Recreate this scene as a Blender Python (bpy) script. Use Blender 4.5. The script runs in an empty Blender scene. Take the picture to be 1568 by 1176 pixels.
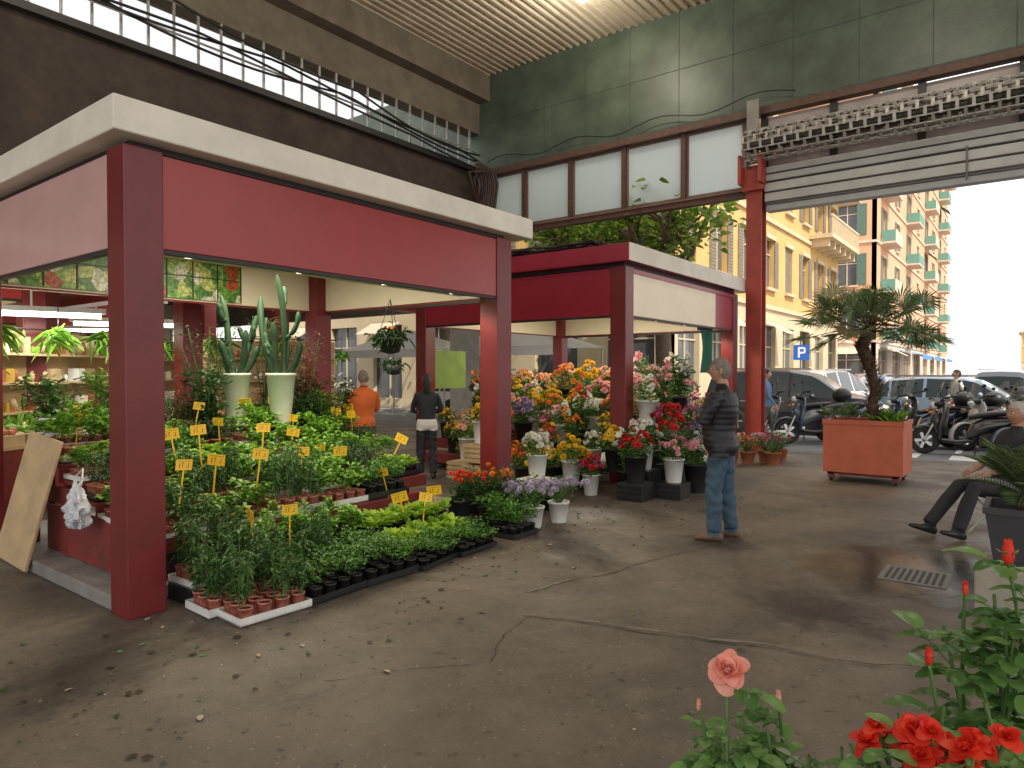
import bpy, math, random, time
from mathutils import Vector, Matrix, noise
R=random.Random(7)
S=bpy.context.scene
V=Vector
rad=math.radians
# ---------------------------------------------------------------- materials
def _base(name):
    m=bpy.data.materials.new(name); m.use_nodes=True
    nt=m.node_tree; b=nt.nodes['Principled BSDF']; return m,nt,b
def mat(name,col,rough=.6,var=.15,scale=6,bump=0,bscale=60,metal=0,coat=0,emit=0,dirt=0,dirtcol=(.05,.04,.03)):
    m,nt,b=_base(name); N=nt.nodes; L=nt.links
    tc=N.new('ShaderNodeTexCoord')
    n1=N.new('ShaderNodeTexNoise'); n1.inputs['Scale'].default_value=scale; n1.inputs['Detail'].default_value=5; n1.inputs['Roughness'].default_value=.65
    L.new(tc.outputs['Object'],n1.inputs['Vector'])
    mr=N.new('ShaderNodeMapRange'); mr.inputs[1].default_value=.3; mr.inputs[2].default_value=.7; mr.inputs[3].default_value=1-var; mr.inputs[4].default_value=1+var
    L.new(n1.outputs['Fac'],mr.inputs[0])
    hs=N.new('ShaderNodeHueSaturation'); hs.inputs['Color'].default_value=(*col,1)
    L.new(mr.outputs[0],hs.inputs['Value']); out=hs.outputs[0]
    if dirt:
        n2=N.new('ShaderNodeTexNoise'); n2.inputs['Scale'].default_value=scale*.35; n2.inputs['Detail'].default_value=8; n2.inputs['Roughness'].default_value=.7
        L.new(tc.outputs['Object'],n2.inputs['Vector'])
        r2=N.new('ShaderNodeMapRange'); r2.inputs[1].default_value=.48; r2.inputs[2].default_value=.78; r2.inputs[4].default_value=dirt
        L.new(n2.outputs['Fac'],r2.inputs[0])
        mx=N.new('ShaderNodeMixRGB'); mx.inputs[2].default_value=(*dirtcol,1); L.new(r2.outputs[0],mx.inputs[0]); L.new(out,mx.inputs[1]); out=mx.outputs[0]
    L.new(out,b.inputs['Base Color'])
    b.inputs['Roughness'].default_value=rough; b.inputs['Metallic'].default_value=metal
    if coat: b.inputs['Coat Weight'].default_value=coat; b.inputs['Coat Roughness'].default_value=.2
    if emit:
        L.new(out,b.inputs['Emission Color']); b.inputs['Emission Strength'].default_value=emit
    if bump:
        n3=N.new('ShaderNodeTexNoise'); n3.inputs['Scale'].default_value=bscale; n3.inputs['Detail'].default_value=4
        L.new(tc.outputs['Object'],n3.inputs['Vector'])
        bp=N.new('ShaderNodeBump'); bp.inputs['Strength'].default_value=bump; bp.inputs['Distance'].default_value=.02
        L.new(n3.outputs['Fac'],bp.inputs['Height']); L.new(bp.outputs[0],b.inputs['Normal'])
    return m
def leafmat(name,c0,c1,rough=.45,tr=.3):
    m,nt,b=_base(name); N=nt.nodes; L=nt.links
    g=N.new('ShaderNodeNewGeometry'); cr=N.new('ShaderNodeValToRGB')
    cr.color_ramp.elements[0].color=(*c0,1); cr.color_ramp.elements[1].color=(*c1,1)
    L.new(g.outputs['Random Per Island'],cr.inputs[0]); L.new(cr.outputs[0],b.inputs['Base Color'])
    b.inputs['Roughness'].default_value=rough
    if tr<=0: return m
    t=N.new('ShaderNodeBsdfTranslucent'); L.new(cr.outputs[0],t.inputs[0])
    mx=N.new('ShaderNodeMixShader'); mx.inputs[0].default_value=tr
    L.new(b.outputs[0],mx.inputs[1]); L.new(t.outputs[0],mx.inputs[2])
    L.new(mx.outputs[0],N['Material Output'].inputs[0]); return m
def glassmat(name,col,rough=.05,tint=.5):
    m,nt,b=_base(name); N=nt.nodes; L=nt.links
    t=N.new('ShaderNodeBsdfTransparent'); t.inputs[0].default_value=(*col,1)
    b.inputs['Base Color'].default_value=(*[c*.3 for c in col],1); b.inputs['Roughness'].default_value=rough
    mx=N.new('ShaderNodeMixShader'); mx.inputs[0].default_value=tint
    L.new(b.outputs[0],mx.inputs[1]); L.new(t.outputs[0],mx.inputs[2]); L.new(mx.outputs[0],N['Material Output'].inputs[0]); return m
def frosted(name,col,tr=.6):
    m,nt,b=_base(name); N=nt.nodes; L=nt.links
    b.inputs['Base Color'].default_value=(*col,1); b.inputs['Roughness'].default_value=.22
    t=N.new('ShaderNodeBsdfTranslucent'); t.inputs[0].default_value=(*col,1)
    mx=N.new('ShaderNodeMixShader'); mx.inputs[0].default_value=tr
    L.new(b.outputs[0],mx.inputs[1]); L.new(t.outputs[0],mx.inputs[2]); L.new(mx.outputs[0],N['Material Output'].inputs[0]); return m
# ---------------------------------------------------------------- mesh builder
class MB:
    def __init__(s): s.v=[];s.f=[];s.m=[];s.s=[]
    def add(s,vs,fs,mi=0,sm=False):
        n=len(s.v); s.v.extend([tuple(v) for v in vs])
        for f in fs: s.f.append(tuple(i+n for i in f)); s.m.append(mi); s.s.append(sm)
    def box(s,x0,x1,y0,y1,z0,z1,mi=0,M=None):
        vs=[V((x,y,z)) for z in (z0,z1) for y in (y0,y1) for x in (x0,x1)]
        if M: vs=[M@v for v in vs]
        s.add(vs,[(0,2,3,1),(4,5,7,6),(0,1,5,4),(2,6,7,3),(0,4,6,2),(1,3,7,5)],mi)
    def rings(s,rs,mi=0,sm=True,caps=True):
        n=len(rs[0]); vs=[p for r in rs for p in r]; fs=[]
        for i in range(len(rs)-1):
            for j in range(n):
                k=(j+1)%n; fs.append((i*n+j,i*n+k,(i+1)*n+k,(i+1)*n+j))
        s.add(vs,fs,mi,sm)
        if caps:
            s.add(rs[0],[tuple(range(n))[::-1]],mi); s.add(rs[-1],[tuple(range(n))],mi)
    def tube(s,pts,rr,n=8,mi=0,caps=True,fl=1):
        pts=[V(p) for p in pts]
        if not hasattr(rr,'__len__'): rr=[rr]*len(pts)
        rs=[]; u=None
        for i,p in enumerate(pts):
            d=(pts[min(i+1,len(pts)-1)]-pts[max(i-1,0)]).normalized()
            if u is None: u=d.orthogonal().normalized()
            u=(u-d*u.dot(d)).normalized(); w=d.cross(u)
            rs.append([p+(u*math.cos(a)+w*math.sin(a)*fl)*rr[i] for a in [2*math.pi*k/n for k in range(n)]])
        s.rings(rs,mi,True,caps)
    def lathe(s,prof,c=(0,0,0),n=16,mi=0,caps=False):
        c=V(c); s.rings([[c+V((r*math.cos(2*math.pi*k/n),r*math.sin(2*math.pi*k/n),z)) for k in range(n)] for r,z in prof],mi,True,caps)
    def ell(s,c,rx,ry,rz,mi=0,n=10,m=7,M=None):
        c=V(c); rs=[]
        for i in range(m+1):
            a=-math.pi/2+math.pi*(i/m); a=max(-1.5,min(1.5,a))
            r=[V((rx*math.cos(a)*math.cos(2*math.pi*k/n),ry*math.cos(a)*math.sin(2*math.pi*k/n),rz*math.sin(a))) for k in range(n)]
            if M: r=[M@p for p in r]
            rs.append([c+p for p in r])
        s.rings(rs,mi)
    def leaf(s,p,d,nr,l,w,mi=0,curl=.12):
        sd=d.cross(nr).normalized(); u=nr
        s.add([p,p+d*l*.35+sd*w*.5+u*w*.18,p+d*l*.75+sd*w*.36+u*(w*.1-curl*l*.4),p+d*l-u*curl*l,p+d*l*.75-sd*w*.36+u*(w*.1-curl*l*.4),p+d*l*.35-sd*w*.5+u*w*.18],
              [(0,1,2,3),(0,3,4,5)],mi,True)
    def petal(s,p,d,nr,l,w,cup,curl,mi=0,n=4):
        sd=d.cross(nr).normalized(); vs=[]
        for j in range(n+1):
            t=j/n; sh=math.sin(math.pi*min(1,.12+t*.72))**.7
            for i in range(n+1):
                q=-1+2*i/n
                vs.append(p+d*l*(t-.12*q*q*t)+sd*w*.5*q*sh+nr*(cup*q*q*w-curl*l*t**3))
        s.add(vs,[(j*(n+1)+i,j*(n+1)+i+1,(j+1)*(n+1)+i+1,(j+1)*(n+1)+i) for j in range(n) for i in range(n)],mi,True)
    def mesh(s,name,mats):
        me=bpy.data.meshes.new(name); me.from_pydata(s.v,[],s.f)
        for m in mats: me.materials.append(m)
        me.polygons.foreach_set('material_index',s.m); me.polygons.foreach_set('use_smooth',s.s); me.update(); return me
    def obj(s,name,mats,parent=None,loc=(0,0,0),rot=0,bevel=0,sc=1):
        return inst(s.mesh(name,mats),name,loc,rot,sc,parent,bevel)
def inst(me,name,loc=(0,0,0),rot=0,sc=1,parent=None,bevel=0):
    o=bpy.data.objects.new(name,me); S.collection.objects.link(o)
    o.location=loc; o.rotation_euler=(0,0,rot); o.scale=(sc,)*3 if not hasattr(sc,'__len__') else sc
    if parent: o.parent=parent
    if bevel:
        b=o.modifiers.new('b','BEVEL'); b.width=bevel; b.segments=2; b.limit_method='ANGLE'
    return o
def empty(name,loc=(0,0,0),rot=0):
    o=bpy.data.objects.new(name,None); S.collection.objects.link(o); o.location=loc; o.rotation_euler=(0,0,rot); return o
def light(name,kind,loc,energy,col,size=.1,parent=None,rot=None,sizey=None,spot=None):
    l=bpy.data.lights.new(name,kind); l.energy=energy; l.color=col
    if kind=='AREA':
        l.size=size
        if sizey: l.shape='RECTANGLE'; l.size_y=sizey
    elif kind in('POINT','SPOT'): l.shadow_soft_size=size
    if spot: l.spot_size=spot; l.spot_blend=.5
    o=bpy.data.objects.new(name,l); S.collection.objects.link(o); o.location=loc
    if rot: o.rotation_euler=rot
    if parent: o.parent=parent
    return o
def rdir(up=.3,sp=1):
    a=R.uniform(0,6.283); return V((math.cos(a)*sp,math.sin(a)*sp,up)).normalized()

# ---------------------------------------------------------------- palette
M_red=mat('red_paint',(.17,.016,.018),.4,.15,3,.05,30,dirt=.35,dirtcol=(.06,.012,.012),coat=.12)
M_redfas=mat('red_fascia',(.34,.032,.030),.4,.08,2,.03,20,dirt=.2,dirtcol=(.16,.02,.02),coat=.25)
M_glare=mat('glare_red_fascia',(.62,.38,.37),.4,.08,2,.03,20,dirt=.2,dirtcol=(.4,.15,.15),coat=.2)  # glare on the red side fascia, put into its base colour as pale pink
M_mag=mat('crimson_fascia',(.32,.016,.04),.36,.1,2,.03,20,coat=.2)
M_redwood=mat('red_wood',(.20,.027,.024),.6,.25,9,.2,50,dirt=.4)
M_cream=mat('cream_panel',(.78,.71,.55),.5,.06,2)
M_creamf=mat('cream_fascia',(.90,.78,.60),.4,.05,2,dirt=.1,dirtcol=(.65,.45,.32))
M_roof=mat('roof_slab_paint',(.80,.76,.68),.6,.1,2,.05,30,dirt=.4,dirtcol=(.38,.34,.28))
M_dark=mat('dark_metal',(.025,.023,.022),.5,.2)
M_black=mat('black_plastic',(.02,.02,.021),.4,.2,20)
M_white=mat('white_plastic',(.76,.76,.73),.4,.08,14,dirt=.2,dirtcol=(.4,.37,.3))
M_conc=mat('concrete',(.26,.25,.23),.85,.2,5,.3,40,dirt=.5,dirtcol=(.1,.09,.08))
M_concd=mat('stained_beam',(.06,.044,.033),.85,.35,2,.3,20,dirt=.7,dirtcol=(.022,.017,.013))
M_mesh=mat('upper_panel',(.18,.155,.115),.85,.2,3,.3,80,dirt=.6,dirtcol=(.055,.045,.034))
M_green=mat('green_wall',(.08,.11,.08),.42,.35,1.1,.12,20,dirt=.7,dirtcol=(.028,.036,.027))
M_frame=mat('rust_frame',(.10,.05,.035),.6,.3,8)
M_ceil=mat('ceiling_sheet',(.62,.55,.42),.6,.14,1.2,dirt=.35,dirtcol=(.28,.23,.18))
M_slate=mat('shutter_box',(.36,.38,.38),.5,.12,3,dirt=.3,dirtcol=(.2,.2,.19))
M_galv=mat('galvanised',(.42,.42,.39),.5,.25,10,metal=.5)
M_frost=frosted('frosted_glazing',(.80,.86,.88),.7)
M_skyglass=glassmat('glass_block',(.97,.98,1),.2,.85)
M_soil=mat('soil',(.035,.022,.015),.95,.4,40,.6,80)
M_terra=mat('terracotta',(.42,.15,.07),.8,.15,12)
M_wood=mat('plywood',(.50,.36,.20),.6,.2,4,.1,60)
M_tag=mat('price_card',(.88,.52,.02),.5,.04)
M_ink=mat('ink',(.02,.02,.02),.6,.1)
M_stem=leafmat('stem_green',(.06,.13,.03),(.10,.20,.05),.5,0)
LF={ 'basil':leafmat('leaf_basil',(.05,.18,.02),(.30,.54,.06)),
 'parsley':leafmat('leaf_parsley',(.025,.11,.02),(.15,.36,.04)),
 'tomato':leafmat('leaf_tomato',(.03,.10,.025),(.15,.30,.08)),
 'lettuce':leafmat('leaf_lettuce',(.18,.36,.03),(.50,.68,.08)),
 'dark':leafmat('leaf_dark',(.012,.045,.014),(.06,.13,.03)),
 'tree':leafmat('leaf_tree',(.08,.19,.02),(.42,.55,.09),tr=.5),
 'palm':leafmat('leaf_palm',(.05,.10,.035),(.17,.25,.09),.4,.25),
 'rose':leafmat('leaf_rose',(.07,.19,.045),(.24,.43,.12),.35,.35),
 'cactus':leafmat('cactus_skin',(.02,.055,.028),(.04,.10,.04),.6,0)}
def fl(n,a,b): return leafmat('petal_'+n,a,b,.5,.3)
FM={'pink':fl('pink',(.74,.26,.34),(.88,.55,.58)),'red':fl('red',(.50,.01,.015),(.72,.03,.03)),'yellow':fl('yellow',(.82,.45,.01),(.90,.64,.04)),
 'orange':fl('orange',(.82,.18,.01),(.90,.36,.04)),'white':fl('white',(.70,.69,.60),(.88,.87,.81)),'purple':fl('purple',(.28,.16,.42),(.52,.38,.66)),
 'magenta':fl('magenta',(.45,.03,.17),(.70,.12,.34)),'peach':fl('peach',(.82,.40,.22),(.90,.62,.42)),'salmon':fl('salmon',(.90,.32,.24),(.96,.58,.47)),
 'scarlet':fl('scarlet',(.74,.02,.012),(.92,.09,.035))}
M_seed=mat('flower_centre',(.35,.22,.03),.8,.3,50)

# ---------------------------------------------------------------- ground
def groundmat():
    m,nt,b=_base('market_floor'); N=nt.nodes; L=nt.links
    tc=N.new('ShaderNodeTexCoord')
    def ns(sc,det=7,ro=.6,dist=0):
        n=N.new('ShaderNodeTexNoise'); n.inputs['Scale'].default_value=sc; n.inputs['Detail'].default_value=det; n.inputs['Roughness'].default_value=ro; n.inputs['Distortion'].default_value=dist
        L.new(tc.outputs['Object'],n.inputs['Vector']); return n.outputs['Fac']
    def over(src,fac,lo,hi,amt,col):
        r=N.new('ShaderNodeMapRange'); r.inputs[1].default_value=lo; r.inputs[2].default_value=hi; r.inputs[4].default_value=amt; L.new(fac,r.inputs[0])
        mx=N.new('ShaderNodeMixRGB'); mx.inputs[2].default_value=(*col,1); L.new(r.outputs[0],mx.inputs[0]); L.new(src,mx.inputs[1]); return mx.outputs[0]
    cr=N.new('ShaderNodeValToRGB'); e=cr.color_ramp.elements
    e[0].position=.34; e[0].color=(.072,.059,.046,1); e[1].position=.66; e[1].color=(.175,.145,.11,1)
    x=e.new(.5); x.color=(.118,.096,.073,1)
    L.new(ns(.5,10,.66,.8),cr.inputs[0])
    c=over(cr.outputs[0],ns(2.1,9,.72,.6),.52,.68,.5,(.048,.039,.031))
    c=over(c,ns(1.3,8,.7,1.2),.56,.70,.5,(.21,.18,.142))
    vo=N.new('ShaderNodeTexVoronoi'); vo.inputs['Scale'].default_value=80; L.new(tc.outputs['Object'],vo.inputs['Vector'])
    c=over(c,vo.outputs['Distance'],.26,.12,.4,(.27,.235,.19))
    c=over(c,ns(14,4,.55),.62,.68,.7,(.032,.027,.022))
    c=over(c,ns(33,3,.5),.66,.70,.7,(.29,.26,.21))
    L.new(c,b.inputs['Base Color'])
    r4=N.new('ShaderNodeMapRange'); r4.inputs[1].default_value=.35; r4.inputs[2].default_value=.65; r4.inputs[3].default_value=.36; r4.inputs[4].default_value=.8; L.new(ns(1.1,8,.7),r4.inputs[0]); L.new(r4.outputs[0],b.inputs['Roughness'])
    bp=N.new('ShaderNodeBump'); bp.inputs['Strength'].default_value=.5; bp.inputs['Distance'].default_value=.012; L.new(ns(55,6,.7),bp.inputs['Height']); L.new(bp.outputs[0],b.inputs['Normal'])
    return m
M_floor=groundmat()
M_asph=mat('asphalt',(.17,.175,.185),.7,.2,1.5,.3,80)
M_pave=mat('pavement',(.30,.28,.26),.8,.15,3,.2,40)
M_paint=mat('road_paint',(.75,.75,.72),.6,.1,8)
g=MB(); g.add([(-500,-500,-.004),(500,-500,-.004),(500,700,-.004),(-500,700,-.004)],[(0,1,2,3)]); g.obj('ground',[M_pave])
g=MB(); g.add([(-28,-14,.0),(14,-14,0),(14,14.4,0),(-28,14.4,0)],[(0,1,2,3)]); g.obj('market_floor',[M_floor])
g=MB(); g.add([(-60,14.4,.0),(60,14.4,0),(60,19.6,0),(-60,19.6,0)],[(0,1,2,3)]);g.add([(-7.6,19.6,.0),(9,19.6,0),(9,300,0),(-7.6,300,0)],[(0,1,2,3)]); g.obj('road',[M_asph])
g=MB()
for i in range(9): g.box(-3.2+i*1.0,-2.7+i*1.0+.0,14.7,15.5,.002,.006)
for i in range(14): g.box(-.1,.05,22+i*5,24.5+i*5,.002,.006)
for i in range(6): g.box(-6.9+i*1.9,-6.8+i*1.9,15.9,19,.002,.006)
g.obj('road_marking',[M_paint])
g=MB(); g.box(-9,-7.6,19.6,120,-.05,.12); g.box(-60,-9,19.0,20,-.05,.12); g.obj('pavement',[M_pave],bevel=.02)
def crack(pts,w,seed):
    rr=random.Random(seed); vs=[];fs=[]
    P=[]
    for a,b in zip(pts[:-1],pts[1:]):
        n=max(2,int((V(b)-V(a)).length/.05))
        for i in range(n): P.append(V(a).lerp(V(b),i/n))
    P.append(V(pts[-1]))
    for i,p in enumerate(P):
        d=(P[min(i+1,len(P)-1)]-P[max(i-1,0)]).normalized(); nn=V((-d.y,d.x,0))
        j=noise.noise(V((p.x*2,p.y*2,seed)))*.09+noise.noise(V((p.x*11,p.y*11,seed)))*.02+rr.uniform(-.006,.006); ww=w*rr.uniform(.15,1.2)
        q=p+nn*j; vs+= [q+nn*ww+V((0,0,.004)),q-nn*ww+V((0,0,.004))]
    for i in range(len(P)-1): fs.append((2*i,2*i+1,2*i+3,2*i+2))
    return vs,fs
M_crk=mat('crack_dirt',(.035,.029,.023),.95,.3,30)
M_crkl=mat('patch_edge',(.20,.175,.135),.9,.2,30)
g=MB()
for i,(pts,w) in enumerate([([(-2.65,3.6,0),(-.8,4.1,0),(2.5,4.9,0)],.005),([(-2.65,3.6,0),(-2.4,2.9,0),(-2.9,2.2,0)],.003),([(-4,8.0,0),(2,8.6,0)],.005),([(-.2,5.3,0),(.1,7.6,0)],.005),([(-1.2,4.0,0),(-1.0,5.2,0),(-.5,5.9,0)],.003)]):
    vs,fs=crack(pts,w,i+3); g.add(vs,fs,0)
vs,fs=crack([(-2.65,3.64,0),(-.8,4.14,0),(2.5,4.94,0)],.014,3); g.add([(a,b+.014,c-.001) for a,b,c in vs],fs,1)
vs,fs=crack([(-2.9,4.0,0),(-2.5,5.6,0),(-2.0,7.6,0)],.016,11); g.add(vs,fs,1)
g.obj('pavement_crack',[M_crk,M_crkl])
def wet(name,col,ro,amt):
    m,nt,b=_base(name); N=nt.nodes; L=nt.links
    tc=N.new('ShaderNodeTexCoord'); n=N.new('ShaderNodeTexNoise'); n.inputs['Scale'].default_value=2.6; n.inputs['Detail'].default_value=9; n.inputs['Roughness'].default_value=.65; L.new(tc.outputs['Object'],n.inputs['Vector'])
    ln=N.new('ShaderNodeVectorMath'); ln.operation='LENGTH'; L.new(tc.outputs['Object'],ln.inputs[0])
    sm=N.new('ShaderNodeMath'); sm.operation='MULTIPLY_ADD'; sm.inputs[1].default_value=1.6; L.new(n.outputs['Fac'],sm.inputs[0]); L.new(ln.outputs['Value'],sm.inputs[2])
    r=N.new('ShaderNodeMapRange'); r.inputs[1].default_value=1.1; r.inputs[2].default_value=1.6; r.inputs[3].default_value=amt; r.inputs[4].default_value=0; L.new(sm.outputs[0],r.inputs[0])
    b.inputs['Base Color'].default_value=(*col,1); b.inputs['Roughness'].default_value=ro
    L.new(r.outputs[0],b.inputs['Alpha']); return m
g=MB(); g.add([(-1.2,-1.2,0),(1.2,-1.2,0),(1.2,1.2,0),(-1.2,1.2,0)],[(0,1,2,3)]); WP=g.mesh('wet_patch',[wet('wet_patch',(.016,.015,.014),.2,.9)])
WD=g.mesh('floor_stain',[wet('floor_stain',(.025,.02,.016),.6,.4)])
inst(WP,'wet_patch',(-.78,6.25,.004),0,(1.15,1.1,1)); inst(WD,'floor_stain',(-4.0,1.6,.004),2,(.9,.5,1)); inst(WD,'floor_stain',(-3.3,5.3,.004),1,(.4,1.1,1)); inst(WD,'floor_stain',(-2.3,6.3,.004),.9,(.5,.5,1)); inst(WD,'floor_stain',(-1.2,4.9,.004),2.5,(.8,.5,1))
g=MB(); g.box(-.23,.23,-.23,.23,-.02,.009,1)
for i in range(9):
    x=-.18+i*.045; g.box(x-.011,x+.011,-.18,.18,.009,.0115,0)
g.obj('drain_grate',[M_ink,mat('cast_iron',(.16,.155,.15),.5,.25,20)],loc=(-.71,6.13,0))
g=MB()
for i in range(900):
    t=R.random()
    if t<.75: x=R.gauss(-3.7,.45); y=R.uniform(.6,9)
    else: x=R.uniform(-5,2); y=R.uniform(1,13)
    d=rdir(0); s_=R.random()**3; g.leaf(V((x,y,.006)),d,rdir(4),.01+.05*s_,.008+.025*s_,R.choice([0,0,0,1,2,3]),0)
g.obj('fallen_leaves',[mat('dry_leaf',(.05,.03,.015),.8),LF['dark'],mat('dry_petal',(.45,.38,.28),.8),LF['tomato']])
# ---------------------------------------------------------------- market hall
hall=empty('market_hall')
YW=13.7; XW=-11.5; ZC=9.25; YB=-6
g=MB()
x=XW; prof=[]
while x<10:
    prof+=[(x,ZC),(x+.09,ZC),(x+.11,ZC-.05),(x+.17,ZC-.05)]; x+=.19
vs=[];fs=[]
for (x,z) in prof: vs+=[(x,YB,z),(x,YW,z)]
for i in range(len(prof)-1): fs.append((2*i,2*i+1,2*i+3,2*i+2))
g.add(vs,fs,0); g.box(XW-.2,10.2,YB-.1,YW+.4,ZC+.1,ZC+.3,0)
for y in (YB+.1,5.2): g.box(XW,10,y,y+.06,ZC-.1,ZC-.051,1)
g.obj('ceiling',[M_ceil,M_conc],hall)
g=MB()
g.box(-26,10.2,YW,YW+.3,6.75,ZC+.1,0)
for i in range(19):
    x=XW+.9+i*1.15
    g.box(x-.006,x+.006,YW-.008,YW,6.8,ZC-.06,1)
g.box(XW,10.2,YW-.010,YW,7.985,7.997,1)
g.box(XW,10.2,YW-.22,YW-.001,6.58,6.72,2); g.box(XW,10.2,YW-.10,YW-.001,6.722,6.80,1)
g.obj('green_wall',[M_green,mat('joint',(.06,.08,.062),.7,.4),M_frame],hall,bevel=.004)
g=MB()
xs=[XW+.05,-10.0,-8.65,-7.25,-5.85,-4.55]
z0,z1=5.22,6.58
g.box(XW,-4.4,YW-.12,YW+.06,z0-.16,z0,0)
for i,x in enumerate(xs): g.box(x-.05,x+.05,YW-.12,YW+.06,z0+.001,z1-.001,0)
for a,b in zip(xs[:-1],xs[1:]):
    g.box(a+.05,b-.05,YW-.02,YW+.0,z0+.06,z1-.04,1)
    g.box(a+.05,b-.05,YW-.05,YW+.04,z0+.0005,z0+.06,2);g.box(a+.05,b-.05,YW-.05,YW+.04,z1-.04,z1-.001,2)
    g.box(a+.052,a+.085,YW-.05,YW+.04,z0+.06,z1-.04,2);g.box(b-.085,b-.052,YW-.05,YW+.04,z0+.06,z1-.04,2)
g.box(XW,-4.4,YW-.16,YW-.121,z0-.05,z0-.01,2)
g.obj('window_band',[M_frame,M_frost,mat('pane_edge',(.17,.11,.085),.6)],hall)
g=MB(); xs=[-4.2,-2.95,-1.55,-.15,1.25,2.65,4.05,5.45,6.85,8.25]
for i,x in enumerate(xs): g.box(x-.06,x+.06,YW-.1,YW+.06,5.4,6.57,0)
g.box(-4.3,10,YW-.08,YW+.05,5.95,6.03,0)
for a,b in zip(xs[:-1],xs[1:]):
    g.box(a+.06,b-.06,YW-.01,YW+.01,6.03,6.56,1);g.box(a+.06,b-.06,YW-.01,YW+.01,5.4,5.95,1)
g.obj('shutter_transom',[M_dark,mat('pink_pane',(.44,.37,.36),.4,.15,2,dirt=.5,dirtcol=(.2,.14,.13))],hall)
g=MB()
zz=4.72
for h,d,c in [(.12,.02,0),(.05,.05,2),(.16,.10,1),(.03,.04,2),(.16,.12,1),(.03,.04,2),(.12,.16,0),(.03,.04,2),(.12,.16,1)]:
    g.box(-4.15,10,YW-.1-d,YW+.1,zz,zz+h-.001,c); zz+=h
for x in (-.9,2.3,5.5): g.box(x,x+.03,YW-.29,YW-.27,4.74,5.3,2)
g.obj('shutter_box',[M_slate,mat('shutter_slat',(.46,.47,.46),.5,.1,3,dirt=.3,dirtcol=(.25,.24,.22)),mat('shutter_shadow_gap',(.14,.14,.14),.7)],hall,bevel=.01)
g=MB()
cy,cz,rr=YW-.46,5.92,.29
g.tube([(-4.4,cy,cz),(10,cy,cz)],.10,10,1)
nr=14
for k in range(nr):
    a=2*math.pi*k/nr; y=cy+rr*math.cos(a); z=cz+rr*math.sin(a)
    g.tube([(-4.4,y,z),(10,y,z)],.014,5,0,False)
    a2=2*math.pi*(k+1)/nr; y2=cy+rr*math.cos(a2); z2=cz+rr*math.sin(a2)
    x=-4.4+(k%2)*.11; L_=(V((0,y2-y,z2-z))).length
    M0=Matrix.Translation((0,y,z))@Matrix.Rotation(math.atan2(-(y2-y),(z2-z)),4,'X')
    while x<5.0:
        g.box(x-.024,x+.024,-.009,.009,-.016,L_+.016,0,M=M0)
        x+=.22
g.obj('rolling_grille',[M_galv,M_dark],hall)
M_col=mat('column_paint',(.34,.05,.032),.5,.25,3,dirt=.4)
def steelcol(x):
    g=MB(); g.box(x-.15,x+.15,YW-.3,YW-.27,0,5.6,0);g.box(x-.15,x+.15,YW-.03,YW-.001,0,5.2,0);g.box(x-.02,x+.02,YW-.27,YW-.03,0,5.2,0)
    g.box(x-.2,x+.2,YW-.4,YW-.301,5.1,5.5,0); g.box(x-.22,x-.16,YW-.6,YW-.26,5.2,5.75,0); g.box(x+.16,x+.22,YW-.6,YW-.26,5.2,5.75,0)
    g.box(x-.2,x+.2,YW-.34,YW+.04,.0,.03,1)
    g.box(x-.13,x+.1,YW-.36,YW-.32,5.62,6.85,2)
    return g.obj('steel_column',[M_col,M_conc,M_conc],hall,bevel=.006)
steelcol(-4.32); steelcol(6)
g=MB()
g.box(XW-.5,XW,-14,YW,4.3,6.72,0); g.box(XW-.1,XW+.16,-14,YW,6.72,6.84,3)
g.box(XW-.4,XW,-14,YW-.001,7.78,ZC+.1,1)
g.box(XW,XW+.35,-14,YW-.002,8.55,ZC-.06,1)
y=-14
while y<YW-.1:
    g.box(XW-.04,XW-.0,y,y+.035,6.84,7.78,2); y+=.42
g.box(XW-.035,XW-.002,-14,YW-.05,7.28,7.31,2)
g.box(XW-.30,XW-.29,-14,YW-.05,6.84,7.78,4)
g.box(XW-.5,XW,YW-.6,YW-.003,0,4.3,5)
g.obj('clerestory_wall',[M_concd,M_mesh,M_galv,M_dark,M_skyglass,M_conc],hall)
g=MB()
for y in (3.2,-2.5): g.box(XW+.35,XW+3.0,y,y+.5,8.7,ZC-.052,0)
g.obj('concrete_beam',[M_conc],hall,bevel=.02)
g=MB()
g.box(-28,XW-.5,-14,YW,4.3,4.5,0); g.box(-28,-27.7,-14,YW,0,4.3,1); g.box(-27.7,XW-.5,YW,YW+.3,3.3,6.7,0)
g.obj('side_hall',[M_mesh,M_cream],hall)
g=MB()
for k,(za,zb,sag,ph) in enumerate([(8.0,7.0,.5,0),(7.7,7.1,.35,1),(7.55,6.95,.2,2),(8.3,7.3,.6,3)]):
    pts=[]
    for i in range(60):
        t=i/59; y=-6+19.3*t
        z=za+(zb-za)*t+ .14*math.sin(t*9+ph)-sag*.4*abs(math.sin(t*12+ph))
        pts.append((XW+.2+.05*k,y,z))
    g.tube(pts,.024,5,0)
for k in range(9):
    x=XW+.2+.07*k; g.tube([(x,YW-.3,7.0-.05*k),(x+.04,YW-.25,6.3),(x-.05,YW-.28,5.6),(x,YW-.25,4.2)],.035,6,k%2)
for k in range(4): g.tube([(XW+.2+.1*k,YW-.35-.1*k,6.9-.1*k),(XW+.1+.2*k,YW-.5,6.6),(XW+.5,YW-.4-.2*k,6.2+.1*k),(XW+.2,YW-.3,5.9)],.03,6,k%2)
pts=[(XW+.4+i*.3,YW-.16,6.95+.09*math.sin(i*.9)) for i in range(26)]
g.tube(pts,.012,5,0)
g.obj('hall_cable',[M_black,M_frame],hall)
M_glow=mat('lamp_glow',(1,.86,.6),.5,0,emit=9)
M_tube=mat('tube_glow',(1,.97,.9),.5,0,emit=7)
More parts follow.
